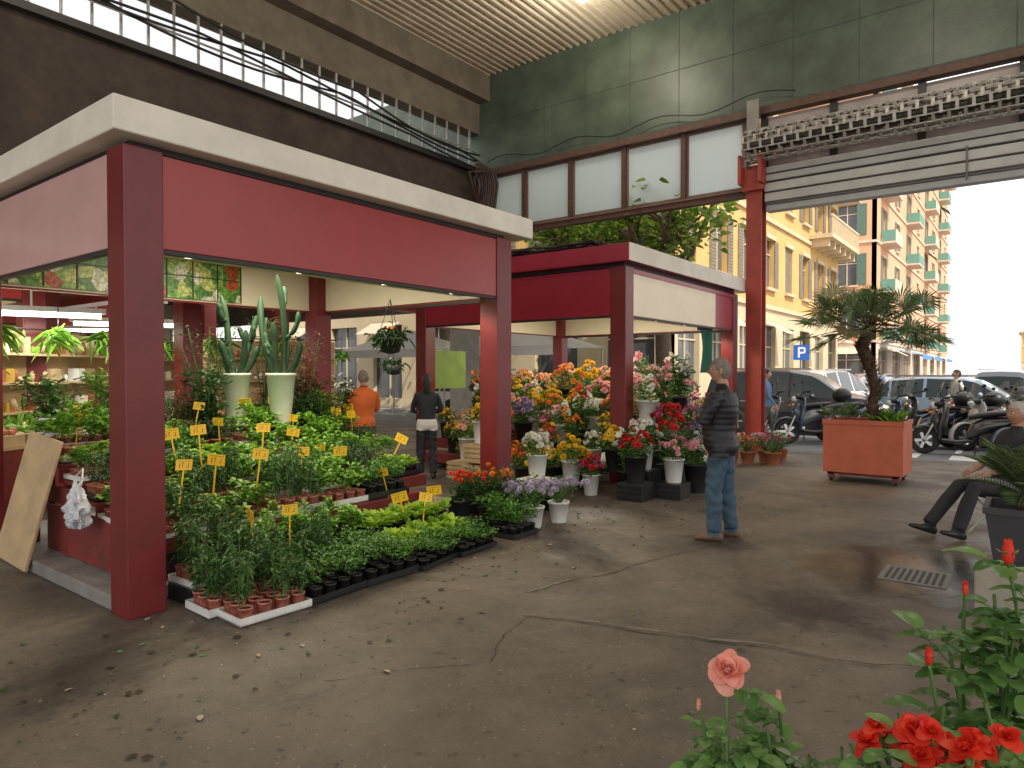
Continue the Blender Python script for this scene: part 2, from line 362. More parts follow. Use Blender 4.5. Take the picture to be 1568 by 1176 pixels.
for (x,y,z,e) in ((-6.9,11.3,8.75,170),(-7.6,4.2,8.3,170),(-1.5,9.2,8.4,200),(3.0,4.5,8.4,150)):  # first pendant follows the ceiling glow; other three are unseen additions brightening the hall
    E=empty('hall_and_fill_lamp',(x,y,z)); g=MB(); g.tube([(0,0,.12),(0,0,ZC-.05-z)],.012,6,0); g.lathe([(.03,.14),(.10,.10),(.13,.0),(.125,-.0),(.09,.08),(.001,.09)],(0,0,0),16,0); g.ell((0,0,.0),.075,.075,.09,1,12,8); g.obj('lamp_body',[M_white,M_glow],E)
    light('lamp_bulb','POINT',(0,0,-.16),e,(1,.91,.76),.1,E)

# ---------------------------------------------------------------- kiosks
def kiosk(x0,x1,y0,y1,zf0,zf1,zr1,fas,side=None,lamps=4,e=35,rooft=.22,slab=None,split=False,spots=True):
    K=empty('market_kiosk')
    p=.25; side=side or fas; slab=slab or M_roof
    g=MB()
    for (a,b) in ((x0,y0),(x1-p,y0),(x0,y1-p),(x1-p,y1-p)): g.box(a,a+p,b,b+p,.0,zf1+.02)
    g.obj('posts',[M_red],K,bevel=.008)
    g=MB(); o=.015
    if split:
        g.box(x1-.05-o,x1-o,y0+p,y1-1.15,zf0,zf1,2); g.box(x1-.05-o,x1-o,y1-1.145,y1-p,zf0,zf1,0)
        g.box(x1-o,x1+.0,y0+p,y1-p,zf1-.07,zf1,0)
    else: g.box(x1-.05-o,x1-o,y0+p,y1-p,zf0,zf1,0)
    g.box(x0+o,x0+.05+o,y0+p,y1-p,zf0,zf1,0)
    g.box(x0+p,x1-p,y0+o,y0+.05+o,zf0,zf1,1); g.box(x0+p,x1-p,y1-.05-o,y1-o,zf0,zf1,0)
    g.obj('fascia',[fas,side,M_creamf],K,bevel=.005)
    g=MB()
    g.box(x1-.09,x1-.067,y0+p,y1-p,zf0+.03,zf1-.01,0); g.box(x0+.067,x0+.09,y0+p,y1-p,zf0+.02,zf1-.01,0)
    g.box(x0+p,x1-p,y0+.067,y0+.09,zf0+.03,zf1-.01,0); g.box(x0+p,x1-p,y1-.09,y1-.067,zf0+.02,zf1-.01,0)
    g.box(x0+.1,x1-.1,y0+.1,y1-.1,zf1-.03,zf1,0)
    g.box(x1-.52,x1-.1,y0+.26,y1-.26,zf0+.03,zf0+.05,0)
    g.obj('inner_lining',[M_cream],K)
    g=MB(); g.box(x1-.07,x1-.02,y0+p,y1-p,zf0-.03,zf0-.002,0); g.box(x0+p,x1-p,y0+.02,y0+.07,zf0-.03,zf0-.002,0); g.box(x0+p,x1-p,y1-.07,y1-.02,zf0-.03,zf0-.002,0)
    g.obj('shutter_track',[M_dark],K)
    g=MB(); g.box(x0-.1,x1+.1,y0-.1,y1+.27,zr1-rooft,zr1)
    if split: g.box(x1+.101,x1+.115,y0-.1,y1+.27,zr1-rooft,zr1-.0,1)
    g.obj('roof_slab',[slab,M_roof],K,bevel=.012 if not split else .003)
    g=MB(); g.box(x0+.06,x1-.06,y0+.06,y1-.06,zf1+.02,zr1-rooft); g.obj('roof_gap',[M_dark],K)
    g=MB(); g.box(x0+.05,x1-.26,y0+.02,y1-.02,0,.1); g.obj('plinth',[M_conc],K,bevel=.01)
    g=MB()
    for i in range(lamps):
        y=y0+.6+(y1-y0-1.2)*i/(lamps-1)
        g.lathe([(.001,0),(.045,0),(.05,-.008)],(x1-.32,y,zf0+.027),12,0)
        if spots: light('downlight','SPOT',(x1-.32,y,zf0+.0),e,(1,.82,.58),.05,K,spot=2.4)
    g.obj('downlight_disc',[M_glow],K)
    return K
K1=kiosk(-8.0,-4.6,1.97,6.03,2.42,3.04,3.32,M_redfas,M_glare,e=24)
K2=kiosk(-8.8,-4.6,8.7,13.35,2.42,3.1,3.42,M_mag,rooft=.25,e=32,slab=M_mag,split=True)
light('stall_lamp','AREA',(-6.3,4.0,2.95),80,(1,.9,.70),1.2,K1)
light('stall_lamp','AREA',(-6.5,11.0,2.98),130,(1,.9,.70),1.6,K2)
def poster():
    m,nt,b=_base('vegetable_print'); N=nt.nodes; L=nt.links
    tc=N.new('ShaderNodeTexCoord'); vo=N.new('ShaderNodeTexVoronoi'); vo.inputs['Scale'].default_value=7.5; L.new(tc.outputs['Object'],vo.inputs['Vector'])
    n=N.new('ShaderNodeTexNoise'); n.inputs['Scale'].default_value=24; n.inputs['Detail'].default_value=8; n.inputs['Roughness'].default_value=.8; L.new(tc.outputs['Object'],n.inputs['Vector'])
    sp=N.new('ShaderNodeSeparateColor'); L.new(vo.outputs['Color'],sp.inputs[0])
    cr=N.new('ShaderNodeValToRGB'); cr.color_ramp.interpolation='CONSTANT'; e=cr.color_ramp.elements
    e[0].color=(.07,.20,.04,1); e[1].position=.3; e[1].color=(.25,.40,.08,1)
    for p,c in ((.5,(.12,.28,.05)),(.68,(.45,.5,.15)),(.8,(.55,.55,.42)),(.93,(.4,.08,.03))): x=e.new(p); x.color=(*c,1)
    L.new(sp.outputs[0],cr.inputs[0])
    mr=N.new('ShaderNodeMapRange'); mr.inputs[1].default_value=.38;mr.inputs[2].default_value=.62;mr.inputs[3].default_value=.2;mr.inputs[4].default_value=1.6; L.new(n.outputs['Fac'],mr.inputs[0])
    hs=N.new('ShaderNodeHueSaturation'); L.new(cr.outputs[0],hs.inputs['Color']); L.new(mr.outputs[0],hs.inputs['Value']); L.new(hs.outputs[0],b.inputs['Base Color']); b.inputs['Roughness'].default_value=.4
    return m
g=MB(); g.box(-7.9,-7.88,2.3,4.75,2.46,2.99,0)
for i in range(9): 
    y=2.3+i*.306; g.box(-7.879,-7.87,y-.006,y+.006,2.46,2.99,1)
g.box(-7.879,-7.87,2.3,4.75,2.72,2.73,1)
g.obj('vegetable_poster',[poster(),M_dark],K1)
K3=kiosk(-13.6,-9.9,-2.5,3.3,2.5,3.0,3.3,M_redfas,lamps=3,spots=False)
light('stall_lamp','AREA',(-11.7,1,2.9),80,(1,.87,.62),1.6,K3)
K4=kiosk(-19.5,-15.0,1.0,7.0,2.5,3.0,3.3,M_redfas,lamps=3,spots=False)
light('stall_lamp','AREA',(-17,4,2.9),140,(1,.86,.6),1.8,K4)
def fluor(loc,rot,e=70):
    F=empty('fluorescent_lamp',loc,rot); g=MB(); g.box(-.75,.75,-.06,.06,.03,.09,0); g.tube([(-.7,0,0),(.7,0,0)],.03,8,1); g.box(-.01,.01,-.01,.01,.09,.6,0); g.obj('lamp_body',[M_white,M_tube],F)
    light('tube_light','AREA',(0,0,-.04),e,(1,.97,.88),1.4,F,sizey=.06)
fluor((-9.3,2.95,2.28),rad(70),40); fluor((-10.6,4.6,2.3),rad(60),50); fluor((-14.3,5.6,2.4),rad(40),100); fluor((-13.4,9.0,3.6),rad(0),150)
g=MB()
for i in range(9):
    y=9.0+R.uniform(0,.6); pts=[(-8.6+j*.35,8.75+.25*math.sin(j*.8+i)+.05*i,3.45+.05*R.random()+.05*abs(math.sin(j+i))) for j in range(11)]
    g.tube(pts,.02,5,0)
for i in range(220):
    g.leaf(V((R.uniform(-8.6,-5),R.uniform(8.7,9.8),3.43+R.random()*.14)),rdir(.2),V((0,0,1)),.16,.06,1)
g.obj('cable_bundle',[M_black,mat('dry_leaf2',(.09,.065,.04),.8)],K2)
g=MB(); rs=[]
for j in range(12):
    z=2.36-j*.07; rs.append([V((-4.72+.04*math.sin(k*1.1+j*.3),11.75+k*.085*(.75+.03*j),z)) for k in range(9)])
vs=[p for r in rs for p in r]; g.add(vs,[(j*9+k,j*9+k+1,(j+1)*9+k+1,(j+1)*9+k) for j in range(11) for k in range(8)],0,True)
g.box(-4.76,-4.74,11.7,12.4,2.35,2.42,1)
g.obj('hanging_apron',[mat('green_cloth',(.01,.10,.06),.8),M_dark])
# ---------------------------------------------------------------- herb trays
def plant(mb,c,kind,h,mi=0,n=None):
    c=V(c)
    if kind=='basil':
        for i in range(n or 44):
            d=rdir(R.uniform(-.2,.9)); t=R.random()**.6; r=.072*(1.1-.3*t)*R.random()**.4
            a=R.uniform(0,6.28); p=c+V((math.cos(a)*r,math.sin(a)*r,h*(.25+.75*t)))
            mb.leaf(p,d,V((0,0,1)),R.uniform(.035,.075),R.uniform(.026,.045),mi,.3)
    elif kind=='parsley':
        for i in range(n or 85):
            a=R.uniform(0,6.28); t=R.random(); r=.088*R.random()**.5*(.5+.6*t); p=c+V((math.cos(a)*r,math.sin(a)*r,h*(.3+.7*t*(1-(r/.14)**2))))
            mb.leaf(p,rdir(R.uniform(-.3,1)),V((0,0,1)),R.uniform(.02,.042),R.uniform(.014,.026),mi,.3)
    elif kind=='tomato':
        for s in range(4):
            b=c+V((R.gauss(0,.02),R.gauss(0,.02),0)); tp=b+V((R.gauss(0,.03),R.gauss(0,.03),h*R.uniform(.8,1.2))); mb.tube([b,tp],.003,4,2,False)
            for i in range(16):
                t=R.uniform(.25,1.05); mb.leaf(b.lerp(tp,t),rdir(R.uniform(-.4,.6)),V((0,0,1)),R.uniform(.03,.07),R.uniform(.016,.03),mi,.4)
    elif kind=='lettuce':
        for i in range(n or 30):
            t=i/30; d=rdir(.2+1.6*(1-t)); mb.leaf(c+V((0,0,.01)),d,V((0,0,1)),h*R.uniform(.7,1.1),h*.5,mi,.15)
    elif kind=='dark':
        for s in range(16):
            d=rdir(R.uniform(.8,2.5)); l=h*R.uniform(.7,1.1)
            for i in range(9):
                t=.2+.8*i/8; mb.leaf(c+d*l*t,(rdir(.3)+d*.6).normalized(),V((0,0,1)),.032,.010,mi,.1)
def traymesh(kind,h,nx,ny,tray,potm,seed,sx=.30,sy=.5):
    R.seed(seed); g=MB()
    g.box(-sx/2,sx/2,-sy/2,sy/2,0,.008,1)
    for a,b,c,d in ((-sx/2,sx/2,-sy/2,-sy/2+.008),(-sx/2,sx/2,sy/2-.008,sy/2),(-sx/2,-sx/2+.008,-sy/2+.008,sy/2-.008),(sx/2-.008,sx/2,-sy/2+.008,sy/2-.008)): g.box(a,b,c,d,.001,.045,1)
    for i in range(nx):
        for j in range(ny):
            x=-sx/2+sx*(i+.5)/nx+R.gauss(0,.006); y=-sy/2+sy*(j+.5)/ny+R.gauss(0,.006); pr=min(sx/nx,sy/ny)*.45
            g.lathe([(pr*.75,.009),(pr,.085),(pr*1.06,.085),(pr*1.06,.095),(pr*.9,.095),(pr*.9,.085)],(x,y,0),9,3)
            g.add([(x+pr*.9*math.cos(k*.785),y+pr*.9*math.sin(k*.785),.085) for k in range(8)],[tuple(range(8))],4)
            if R.random()<.95: plant(g,(x+R.gauss(0,.008),y+R.gauss(0,.008),.085),kind,h*R.uniform(.6,1.3))
    return g.mesh('herb_tray_'+kind,[LF[kind],tray,M_stem,potm,M_soil])
M_potred=mat('pot_label',(.50,.17,.12),.5,.5,30)
TR={k:[traymesh(kind,h,nx,ny,tr,pm,sd) for sd in (1,2,3)] for k,(kind,h,nx,ny,tr,pm) in {
 'basil':('basil',.23,3,4,M_white,M_potred),'parsley':('parsley',.19,3,4,M_black,M_black),'tomato':('tomato',.25,3,4,M_white,M_potred),
 'lettuce':('lettuce',.12,3,5,M_black,M_black),'dark':('dark',.24,3,4,M_black,M_terra),'basilb':('basil',.19,3,4,M_black,M_black)}.items()}
def tray(k,x,y,z,rot=0,sc=1): 
    return inst(R.choice(TR[k]),'potted_herb_tray',(x,y,z),rot+R.gauss(0,.05)+R.choice((0,math.pi)),sc)
R.seed(21)
for k,y in [('tomato',2.56),('tomato',3.08),('parsley',3.60)]: tray(k,-4.36,y,.01,0,(1.1,1.03,1.15))
for k,y in [('tomato',2.60),('parsley',3.10),('parsley',3.62),('parsley',4.12),('parsley',4.64)]: tray(k,-4.05,y,.01,0,(1.05,1.03,1.1 if y<4 else .8))
for k,y in [('lettuce',4.15),('lettuce',4.67)]: tray(k,-4.38,y,.01,0,(1,1,1.2))
for k,y in [('tomato',2.6),('basil',3.12),('basilb',3.65),('lettuce',4.2),('lettuce',4.72)]: tray(k,-4.7,y,.12,0,(1,1,1.2))
tiers=[(-5.12,.38),(-5.47,.48),(-5.82,.60),(-6.17,.72),(-6.52,.84),(-6.87,.92)]
kinds=[['tomato','basil','tomato','basil','parsley','basilb'],['basil','tomato','basil','basil','dark','lettuce'],['dark','basil','basil','parsley','basilb','basil'],
 ['basil','parsley','lettuce','basil','basil','dark'],['basil','basil','dark','basil','dark','basilb'],['basil','dark','dark','basil','dark','basil']]
for ti,(x,z) in enumerate(tiers):
    for j in range(5 if ti<1 else 6):
        y=2.48+j*.52; tray(kinds[ti][j],x,y+R.gauss(0,.01),z+.01,0,(1,1.03,R.uniform(.8,1.45)))
g=MB()
for i,(x,z) in enumerate(tiers):
    y1=5.0 if i<1 else 5.4
    g.box(x-.19,x+.17,2.2,y1,z-.03,z,0); g.box(x+.15,x+.17,2.2,y1,z-.12,z-.032,0)
for y in (2.22,3.8,4.94):
    for x,z in tiers: g.box(x-.15,x-.10,y,y+.04,0.1,z-.031,0)
for k in range(4): g.box(-5.27,-4.95,2.185,2.205,.13+k*.065,.185+k*.065,0)
g.box(-6.6,-5.3,2.19,2.21,.12,.5,0); g.box(-7.2,-5.9,2.192,2.212,.52,.66,0)
g.box(-4.96,-4.93,2.3,5.0,.12,.3,1)
g.obj('plant_display_stand',[M_redwood,M_dark],bevel=.004)
g=MB() 
for y in (2.6,3.1,3.65,4.2,4.72): g.box(-4.86,-4.54,y-.25,y+.25,.0,.12,0)
g.box(-4.8,-4.3,5.0,5.25,0,.16,0)
g.obj('black_crate',[M_black],bevel=.005)
g=MB(); Mx=Matrix.Translation((-6.42,1.93,0))@Matrix.Rotation(rad(6),4,'Z')@Matrix.Rotation(rad(-12),4,'X')@Matrix.Rotation(rad(7),4,'Y'); g.box(-.45,.1,-.012,.012,0.03,1.08,0,M=Mx); g.obj('leaning_board',[M_wood],bevel=.003)
g=MB(); rs=[]
for i in range(16):
    t=i/15; rr_=.14*math.sin(math.pi*min(1,.1+t*.85))**.5*(1-.45*t)
    def q_(a): 
        n_=noise.noise(V((math.cos(a)*2.4,math.sin(a)*2.4,t*5)))+.6*noise.noise(V((math.cos(a)*6,math.sin(a)*6,t*9)))
        return rr_*(1+.55*n_)
    rs.append([V((-5.62+math.cos(a)*q_(a),2.06+math.sin(a)*q_(a)*.6,.45+.30*t)) for a in [k*6.2832/28 for k in range(28)]])
g.rings(rs,0,False); g.tube([(-5.66,2.06,.74),(-5.70,2.08,.82),(-5.62,2.1,.88),(-5.58,2.08,.8),(-5.60,2.06,.74)],[.02,.008,.006,.008,.02],7,0)
g.obj('plastic_bag',[mat('thin_plastic',(.62,.64,.67),.25,.15,20,.8,25)])
tm=MB(); tm.box(-.006,.006,-.002,.002,-.36,.01,0)
tm.box(-.065,.065,-.004,-.0025,-.01,.075,0)
for k,(a,b,c,d) in enumerate([(-.035,-.030,.012,.045),(-.012,-.008,.012,.045),(-.018,-.0,.045,.048),(.02,.04,.012,.015),(.034,.038,.017,.045),(-.05,.05,.060,.0625)]): tm.box(a,b,-.0046,-.0041,c,d,1)
TAG=tm.mesh('price_tag',[M_tag,M_ink])
tags=[(-5.15,2.62,.86),(-5.15,2.88,.87),(-5.15,3.27,.88),(-5.2,3.72,.86),(-5.2,4.14,.82),(-5.0,4.5,.60),(-5.6,2.75,1.06),(-5.6,2.98,1.08),(-5.6,3.59,1.06),(-5.6,3.9,1.0),(-5.6,4.22,.84),(-5.5,5.2,.84),
(-6.5,3.46,1.24),(-6.3,3.55,1.09),(-6.5,3.97,1.26),(-6.5,4.3,1.27),(-6.3,4.4,1.08),(-6.4,5.05,1.12),(-6.2,5.1,1.09),(-6.5,5.3,1.14),(-6.6,2.45,1.23),
(-4.45,2.75,.54),(-4.42,3.05,.54),(-4.6,4.35,.42),(-4.55,4.62,.39),(-4.6,4.8,.42)]
for x,y,z in tags: 
    o=inst(TAG,'price_tag',(x,y,z),rad(37)+R.gauss(0,.3),R.uniform(.85,1.15)); o.rotation_euler[0]=R.gauss(0,.15); o.rotation_euler[1]=R.gauss(0,.14)

M_pot=mat('pale_pot',(.76,.78,.64),.4,.08)
def cactus(x,y,z,arms,seed,hs=1):
    R.seed(seed); C=empty('potted_cactus',(x,y,z))
    g=MB(); g.lathe([(.10,0),(.15,.5),(.16,.5),(.16,.53),(.14,.53),(.13,.48),(0.001,.48)],(0,0,0),20,0); g.obj('pot',[M_pot],C)
    g=MB()
    def arm(p,d,l,r,upk):
        P=[p.copy()]; n=10
        for i in range(n):
            p=p+d*l/n; d=(d+V((R.gauss(0,.05),R.gauss(0,.05),upk))).normalized(); P.append(p.copy())
        rr=[r*.75]+[r*(1+.10*math.sin(i*1.7+seed)) for i in range(n-1)]+[r*.4]; rs=[]
        for i,q in enumerate(P):
            dd=(P[min(i+1,n)]-P[max(i-1,0)]).normalized(); u=dd.orthogonal().normalized(); w=dd.cross(u)
            rs.append([q+(u*math.cos(t)+w*math.sin(t))*rr[i]*(1 if k%2 else .68) for k,t in enumerate([2*math.pi*k/12 for k in range(12)])])
        g.rings(rs,0); return P
    for a,b,l in arms:
        P=arm(V((math.cos(a)*.05,math.sin(a)*.05,.46)),V((math.cos(a)*b,math.sin(a)*b,1)).normalized(),l,.034,.10)
        if l>.6:
            for s in range(2): aa=R.uniform(0,6.28); arm(P[R.choice((4,5,6,7))],V((math.cos(aa),math.sin(aa),.2)).normalized(),l*R.uniform(.25,.45),.028,.28)
    g.obj('stem',[LF['cactus']],C)
cactus(-6.75,4.0,1.06,[(0,.5,.55),(2,.5,.75),(4,.25,.35),(5.2,.6,.45),(1,.7,.4),(3,.15,.9)],1)
cactus(-6.45,4.35,1.06,[(0,.02,1.12),(.6,.75,.45),(3.6,.45,.95),(2.2,.55,.5),(5,.35,.62)],2)
def flower(g,c,n,r,kind,mi,mc=None):
    u=n.orthogonal().normalized(); v=n.cross(u)
    if kind=='rose': rg=[(3,.45,75),(5,.7,58),(6,.9,35),(7,1,8)]
    elif kind=='daisy': rg=[(13,1,8),(11,.85,22)]
    elif kind=='pom': rg=[(5,.6,75),(8,.85,50),(9,1,22),(8,.95,-10)]
    else: rg=[(6,1,40)]
    for k,(m,rr,e) in enumerate(rg):
        e=rad(e)
        for i in range(m):
            a=2*math.pi*(i+.5*(k%2)+R.uniform(-.15,.15))/m; rd=u*math.cos(a)+v*math.sin(a)
            d=rd*math.cos(e)+n*math.sin(e); nr=n*math.cos(e)-rd*math.sin(e)
            w={'rose':1.0,'daisy':.38,'pom':.5}.get(kind,.8)
            g.leaf(c,d,nr,r*rr,r*rr*w,mi,.15)
    if kind=='daisy' and mc is not None: g.ell(c+n*r*.1,r*.28,r*.28,r*.15,mc,7,4)
def shrub(name,x,y,z,h,w,potm,lm,n=400,ls=.05,pr=.12,ph=.2,lw=.4,seed=0,tw=7,fm=None,fn=0,fs=.03,kind='pom'):
    R.seed(seed); g=MB(); g.lathe([(pr*.75,0),(pr,ph),(pr*1.08,ph),(pr*1.08,ph+.02),(pr*.9,ph+.02),(pr*.88,ph-.02),(.001,ph-.02)],(0,0,0),16,1)
    br=[]
    for i in range(tw):
        d=rdir(R.uniform(1,3)); p=V((0,0,ph-.02)); P=[p]
        for k in range(4): p=p+V((d.x*w*.35,d.y*w*.35,h/4*R.uniform(.8,1))); P.append(p)
        g.tube(P,[.008,.007,.006,.004,.002],5,2,False); br.append(P)
    for i in range(n):
        P=R.choice(br); t=R.uniform(.5,3.99); q=P[int(t)].lerp(P[int(t)+1],t%1)+V((R.gauss(0,w*.17),R.gauss(0,w*.17),R.gauss(0,h*.05)))
        g.leaf(q,rdir(R.uniform(-.3,.9)),V((0,0,1)),ls*R.uniform(.6,1.3),ls*lw,0)
    for i in range(fn):
        P=R.choice(br); q=P[3].lerp(P[4],R.random())+V((R.gauss(0,w*.22),R.gauss(0,w*.22),R.gauss(.02,h*.07))); flower(g,q,rdir(1.2),fs,kind,3)
    return g.obj(name,[lm,potm,M_stem,fm or M_seed],loc=(x,y,z),rot=R.random()*6)
shrub('potted_succulent',-6.65,4.8,.95,.95,.35,M_black,leafmat('red_green',(.12,.05,.03),(.28,.13,.07)),550,.07,.15,.2,.35,3,8)
shrub('potted_succulent',-7.0,4.5,1.0,1.1,.35,M_black,leafmat('red_green2',(.16,.08,.04),(.14,.16,.06)),520,.06,.12,.2,.3,4,8)
shrub('potted_succulent',-6.9,3.75,1.0,1.0,.35,M_black,leafmat('red_green3',(.10,.09,.04),(.12,.15,.06)),520,.06,.12,.2,.3,14,8)
shrub('potted_dark_plant',-6.6,3.6,.9,.6,.3,M_black,LF['dark'],500,.09,.12,.2,.35,5)
shrub('potted_dark_plant',-7.1,5.2,.9,.45,.3,M_black,LF['dark'],400,.09,.12,.2,.35,15)
shrub('potted_dark_plant',-6.3,4.75,.72,.5,.3,M_black,LF['dark'],400,.08,.12,.2,.35,25)
shrub('potted_foliage_plant',-7.3,3.0,.95,.5,.3,M_black,LF['basil'],400,.08,.12,.2,.4,26)
shrub('potted_foliage_plant',-7.4,2.5,.95,.45,.3,M_white,LF['tomato'],400,.08,.12,.2,.4,27)
shrub('orchid_plant',-6.55,5.25,.9,.5,.2,M_terra,LF['dark'],120,.09,.09,.15,.4,6,5,FM['white'],16,.035,'rose')
H=empty('hanging_basket',(-5.6,5.15,2.42)); R.seed(5)
g=MB(); g.lathe([(.02,-.62),(.10,-.6),(.14,-.45),(.15,-.45),(.14,-.47),(.001,-.47)],(0,0,0),16,0)
for a in (0,2.1,4.2): g.tube([(.14*math.cos(a),.14*math.sin(a),-.45),(0,0,-.02)],.004,4,1)
for i in range(260): g.leaf(V((R.gauss(0,.07),R.gauss(0,.07),-.42+R.gauss(0,.04))),rdir(R.uniform(-.9,.5)),V((0,0,1)),R.uniform(.06,.14),.022,2,.5)
for i in range(9): g.leaf(V((R.gauss(0,.06),R.gauss(0,.06),-.35)),rdir(.8),V((0,0,1)),.07,.03,3,.1)
g.lathe([(.02,-.85),(.07,-.84),(.1,-.74),(.001,-.74)],(.05,0,0),12,0)
for i in range(90): g.leaf(V((.05+R.gauss(0,.05),R.gauss(0,.05),-.72+R.gauss(0,.02))),rdir(R.uniform(-.6,.5)),V((0,0,1)),R.uniform(.05,.1),.018,2,.5)
g.tube([(.05,0,-.6),(.05,0,-.74)],.004,4,1)
g.obj('basket',[M_black,M_dark,LF['dark'],FM['orange']],H)
# ---------------------------------------------------------------- cut flowers
def bouquet(name,kind,cols,bm,seed,n=20,r=.04,h=.30,bh=.3,sp=.20,leafn=110):
    R.seed(seed); g=MB(); ms=[bm,M_stem,LF['parsley'],M_seed]+[FM[c] for c in cols]
    b=.1; t=.135
    g.lathe([(b,0),(t,bh),(t+.012,bh),(t+.012,bh+.015),(t-.01,bh+.015),(b,.05),(.001,.05)],(0,0,0),18,0)
    for i in range(n):
        a=i*2.4+R.gauss(0,.3); q=math.sqrt((i+.5)/n)*sp*R.uniform(.8,1.2); top=V((math.cos(a)*q,math.sin(a)*q,bh+h*(1-.5*(q/sp)**2)*R.uniform(.7,1.25)))
        g.tube([(math.cos(a)*q*.35,math.sin(a)*q*.35,bh*.8),(math.cos(a)*q*.7,math.sin(a)*q*.7,bh+h*.5),top],.003,4,1,False)
        nn=(V((top.x*2.6,top.y*2.6,R.uniform(.1,.5)))).normalized()
        flower(g,top,nn,r*R.uniform(.65,1.25),kind,4+R.randrange(len(cols)),3)
    for i in range(leafn):
        a=R.uniform(0,6.28); q=R.random()**.5*sp*1.05; g.leaf(V((math.cos(a)*q,math.sin(a)*q,bh+h*R.uniform(.0,.95)*(1-.4*(q/sp)**2))),rdir(R.uniform(-.2,1.2)),V((0,0,1)),R.uniform(.05,.12),.026,2,.3)
    return g.mesh(name,ms)
spec=[('rose',['pink'],M_white),('rose',['red'],M_black),('daisy',['yellow'],M_black),('daisy',['orange','peach'],M_black),('pom',['white'],M_white),('pom',['purple'],M_black),
('pom',['pink','white'],M_black),('daisy',['magenta','pink'],M_white),('rose',['peach'],M_black),('rose',['orange'],M_white),('daisy',['white','yellow'],M_black),('pom',['yellow'],M_white),
('rose',['magenta','white','orange'],M_black),('pom',['red','magenta'],M_white),('rose',['peach','pink','white'],M_white),('daisy',['yellow','orange','red'],M_black)]
BM=[bouquet('bouquet_%d'%i,k,c,b,100+i,n=R.choice((18,22,28)),r={'rose':.05,'daisy':.052,'pom':.05}[k]) for i,(k,c,b) in enumerate(spec)]
GM=[]
for sd_,(cc,hh) in enumerate([('pink',.55),('orange',.5),('white',.5)]):
    R.seed(300+sd_); g=MB(); g.lathe([(.1,0),(.135,.3),(.147,.3),(.147,.315),(.125,.315),(.1,.05),(.001,.05)],(0,0,0),18,0)
    for i in range(14):
        d=rdir(R.uniform(2,6)); tp_=V((0,0,.28))+d*hh*R.uniform(.7,1.15); g.tube([(0,0,.2),tp_],.004,4,1,False)
        for k in range(12): g.leaf(V((0,0,.28)).lerp(tp_,R.uniform(.1,.95)),rdir(R.uniform(0,1.2)),V((0,0,1)),R.uniform(.07,.16),.025,2,.35)
        if i<9: flower(g,tp_,rdir(.8),R.uniform(.06,.085),'lily',3)
    GM.append(g.mesh('lily_bucket',[M_black,M_stem,LF['tomato'],FM[cc]]))
def bq(i,x,y,z,sc=1):
    if i<0: return inst(GM[-i-1],'lily_bucket',(x,y,z),R.random()*6,sc)
    return inst(BM[i],'flower_bucket',(x,y,z),R.random()*6,sc)
R.seed(31)
order=[15,2,8,-2,12,3,-3,11,10,9,5,14,3,10,4,2,7,0,15]
warm=[3,9,-2,15,2,8,11,10,5,-3,3,14]
k=0
for (y,z,xa,xb,sc,st_) in [(8.05,.0,-7.3,-4.9,.9,.42),(8.42,.26,-7.9,-4.95,.95,.38),(8.85,.45,-8.2,-5.0,1.0,.39),(9.25,.62,-8.2,-5.0,1.05,.40),(9.65,.78,-8.2,-5.2,1.1,.42),(10.1,.9,-8.2,-5.2,1.2,.44)]:
    x=xb
    while x>xa:
        i_=(order[(k*5+int(y*3))%19] if x>-6.2 else warm[(k*5+int(y*3))%12]) if y>8.5 else R.choice([2,11,15,4,2,3,-2])
        s_=sc*R.uniform(.85,1.15)*(1-.06*max(0,(-5.8-x)))
        if R.random()<.95: bq(i_,x+R.gauss(0,.03),y+R.gauss(0,.04),z,s_)
        x-=st_; k+=1
for (x,z,ya,yb,sc) in [(-4.85,.3,9.2,13,.95),(-5.2,.55,9.4,13,1),(-5.6,.8,9.8,13,1.1)]:
    y=ya
    while y<yb: bq([0,14,6,4,7,-1,8,13,10][(k*2)%9],x,y,z,sc*R.uniform(.9,1.2)); y+=.38; k+=1
g=MB()
for (y,z) in [(8.42,.26),(8.85,.45),(9.25,.62),(9.65,.78),(10.1,.9)]: g.box(-8.3,-4.85 if y<8.6 else -5.05,y-.19,y+.18,z-.04,z-.001,0); g.box(-8.3,-4.85 if y<8.6 else -5.05,y-.19,y-.17,z-.16,z-.042,0)
for (x,z) in [(-4.85,.3),(-5.2,.55),(-5.6,.8)]: g.box(x-.17,x+.17,9.1 if x>-5 else 9.9,13.1,z-.03,z-.0015,0)
for x in (-8.2,-6.6,-5.1): g.box(x,x+.05,8.3,10.2,.1,.22,0); g.box(x,x+.05,9.6,9.65,.24,.74,0)
for y in (9.2,11,13): g.box(-5.7,-5.65,y,y+.05,.1,.76,0); g.box(-4.75,-4.7,y,y+.05,.1,.26,0)
g.obj('flower_display_stand',[M_redwood],bevel=.004)
for i,x,y,z,s in [(13,-4.57,7.7,.0,.85),(1,-3.95,7.75,.22,1.05),(0,-3.62,8.15,.2,.95),(6,-3.55,8.72,.0,1.2),(4,-4.15,8.35,.3,1.1),(2,-4.5,8.2,.25,1),(11,-4.9,7.75,.1,1),(4,-4.9,6.95,.28,.95),(1,-3.9,8.7,.35,1.1),(13,-4.1,9.0,.5,1.1),(5,-3.9,9.6,.3,1),(7,-4.1,9.9,.5,1.1),(-3,-4.2,8.0,.0,1),(4,-4.2,10.4,.4,1.1),(-1,-4.3,9.3,.75,1.1),(-3,-4.3,9.8,.85,1.2),(14,-4.2,10.8,.5,1.2),(0,-4.35,10.1,.85,1.15),(14,-4.4,9.0,.85,1.1),(2,-5.3,7.75,.0,1),(15,-5.6,7.6,.0,.9)]: bq(i,x,y,z,s)
g=MB()
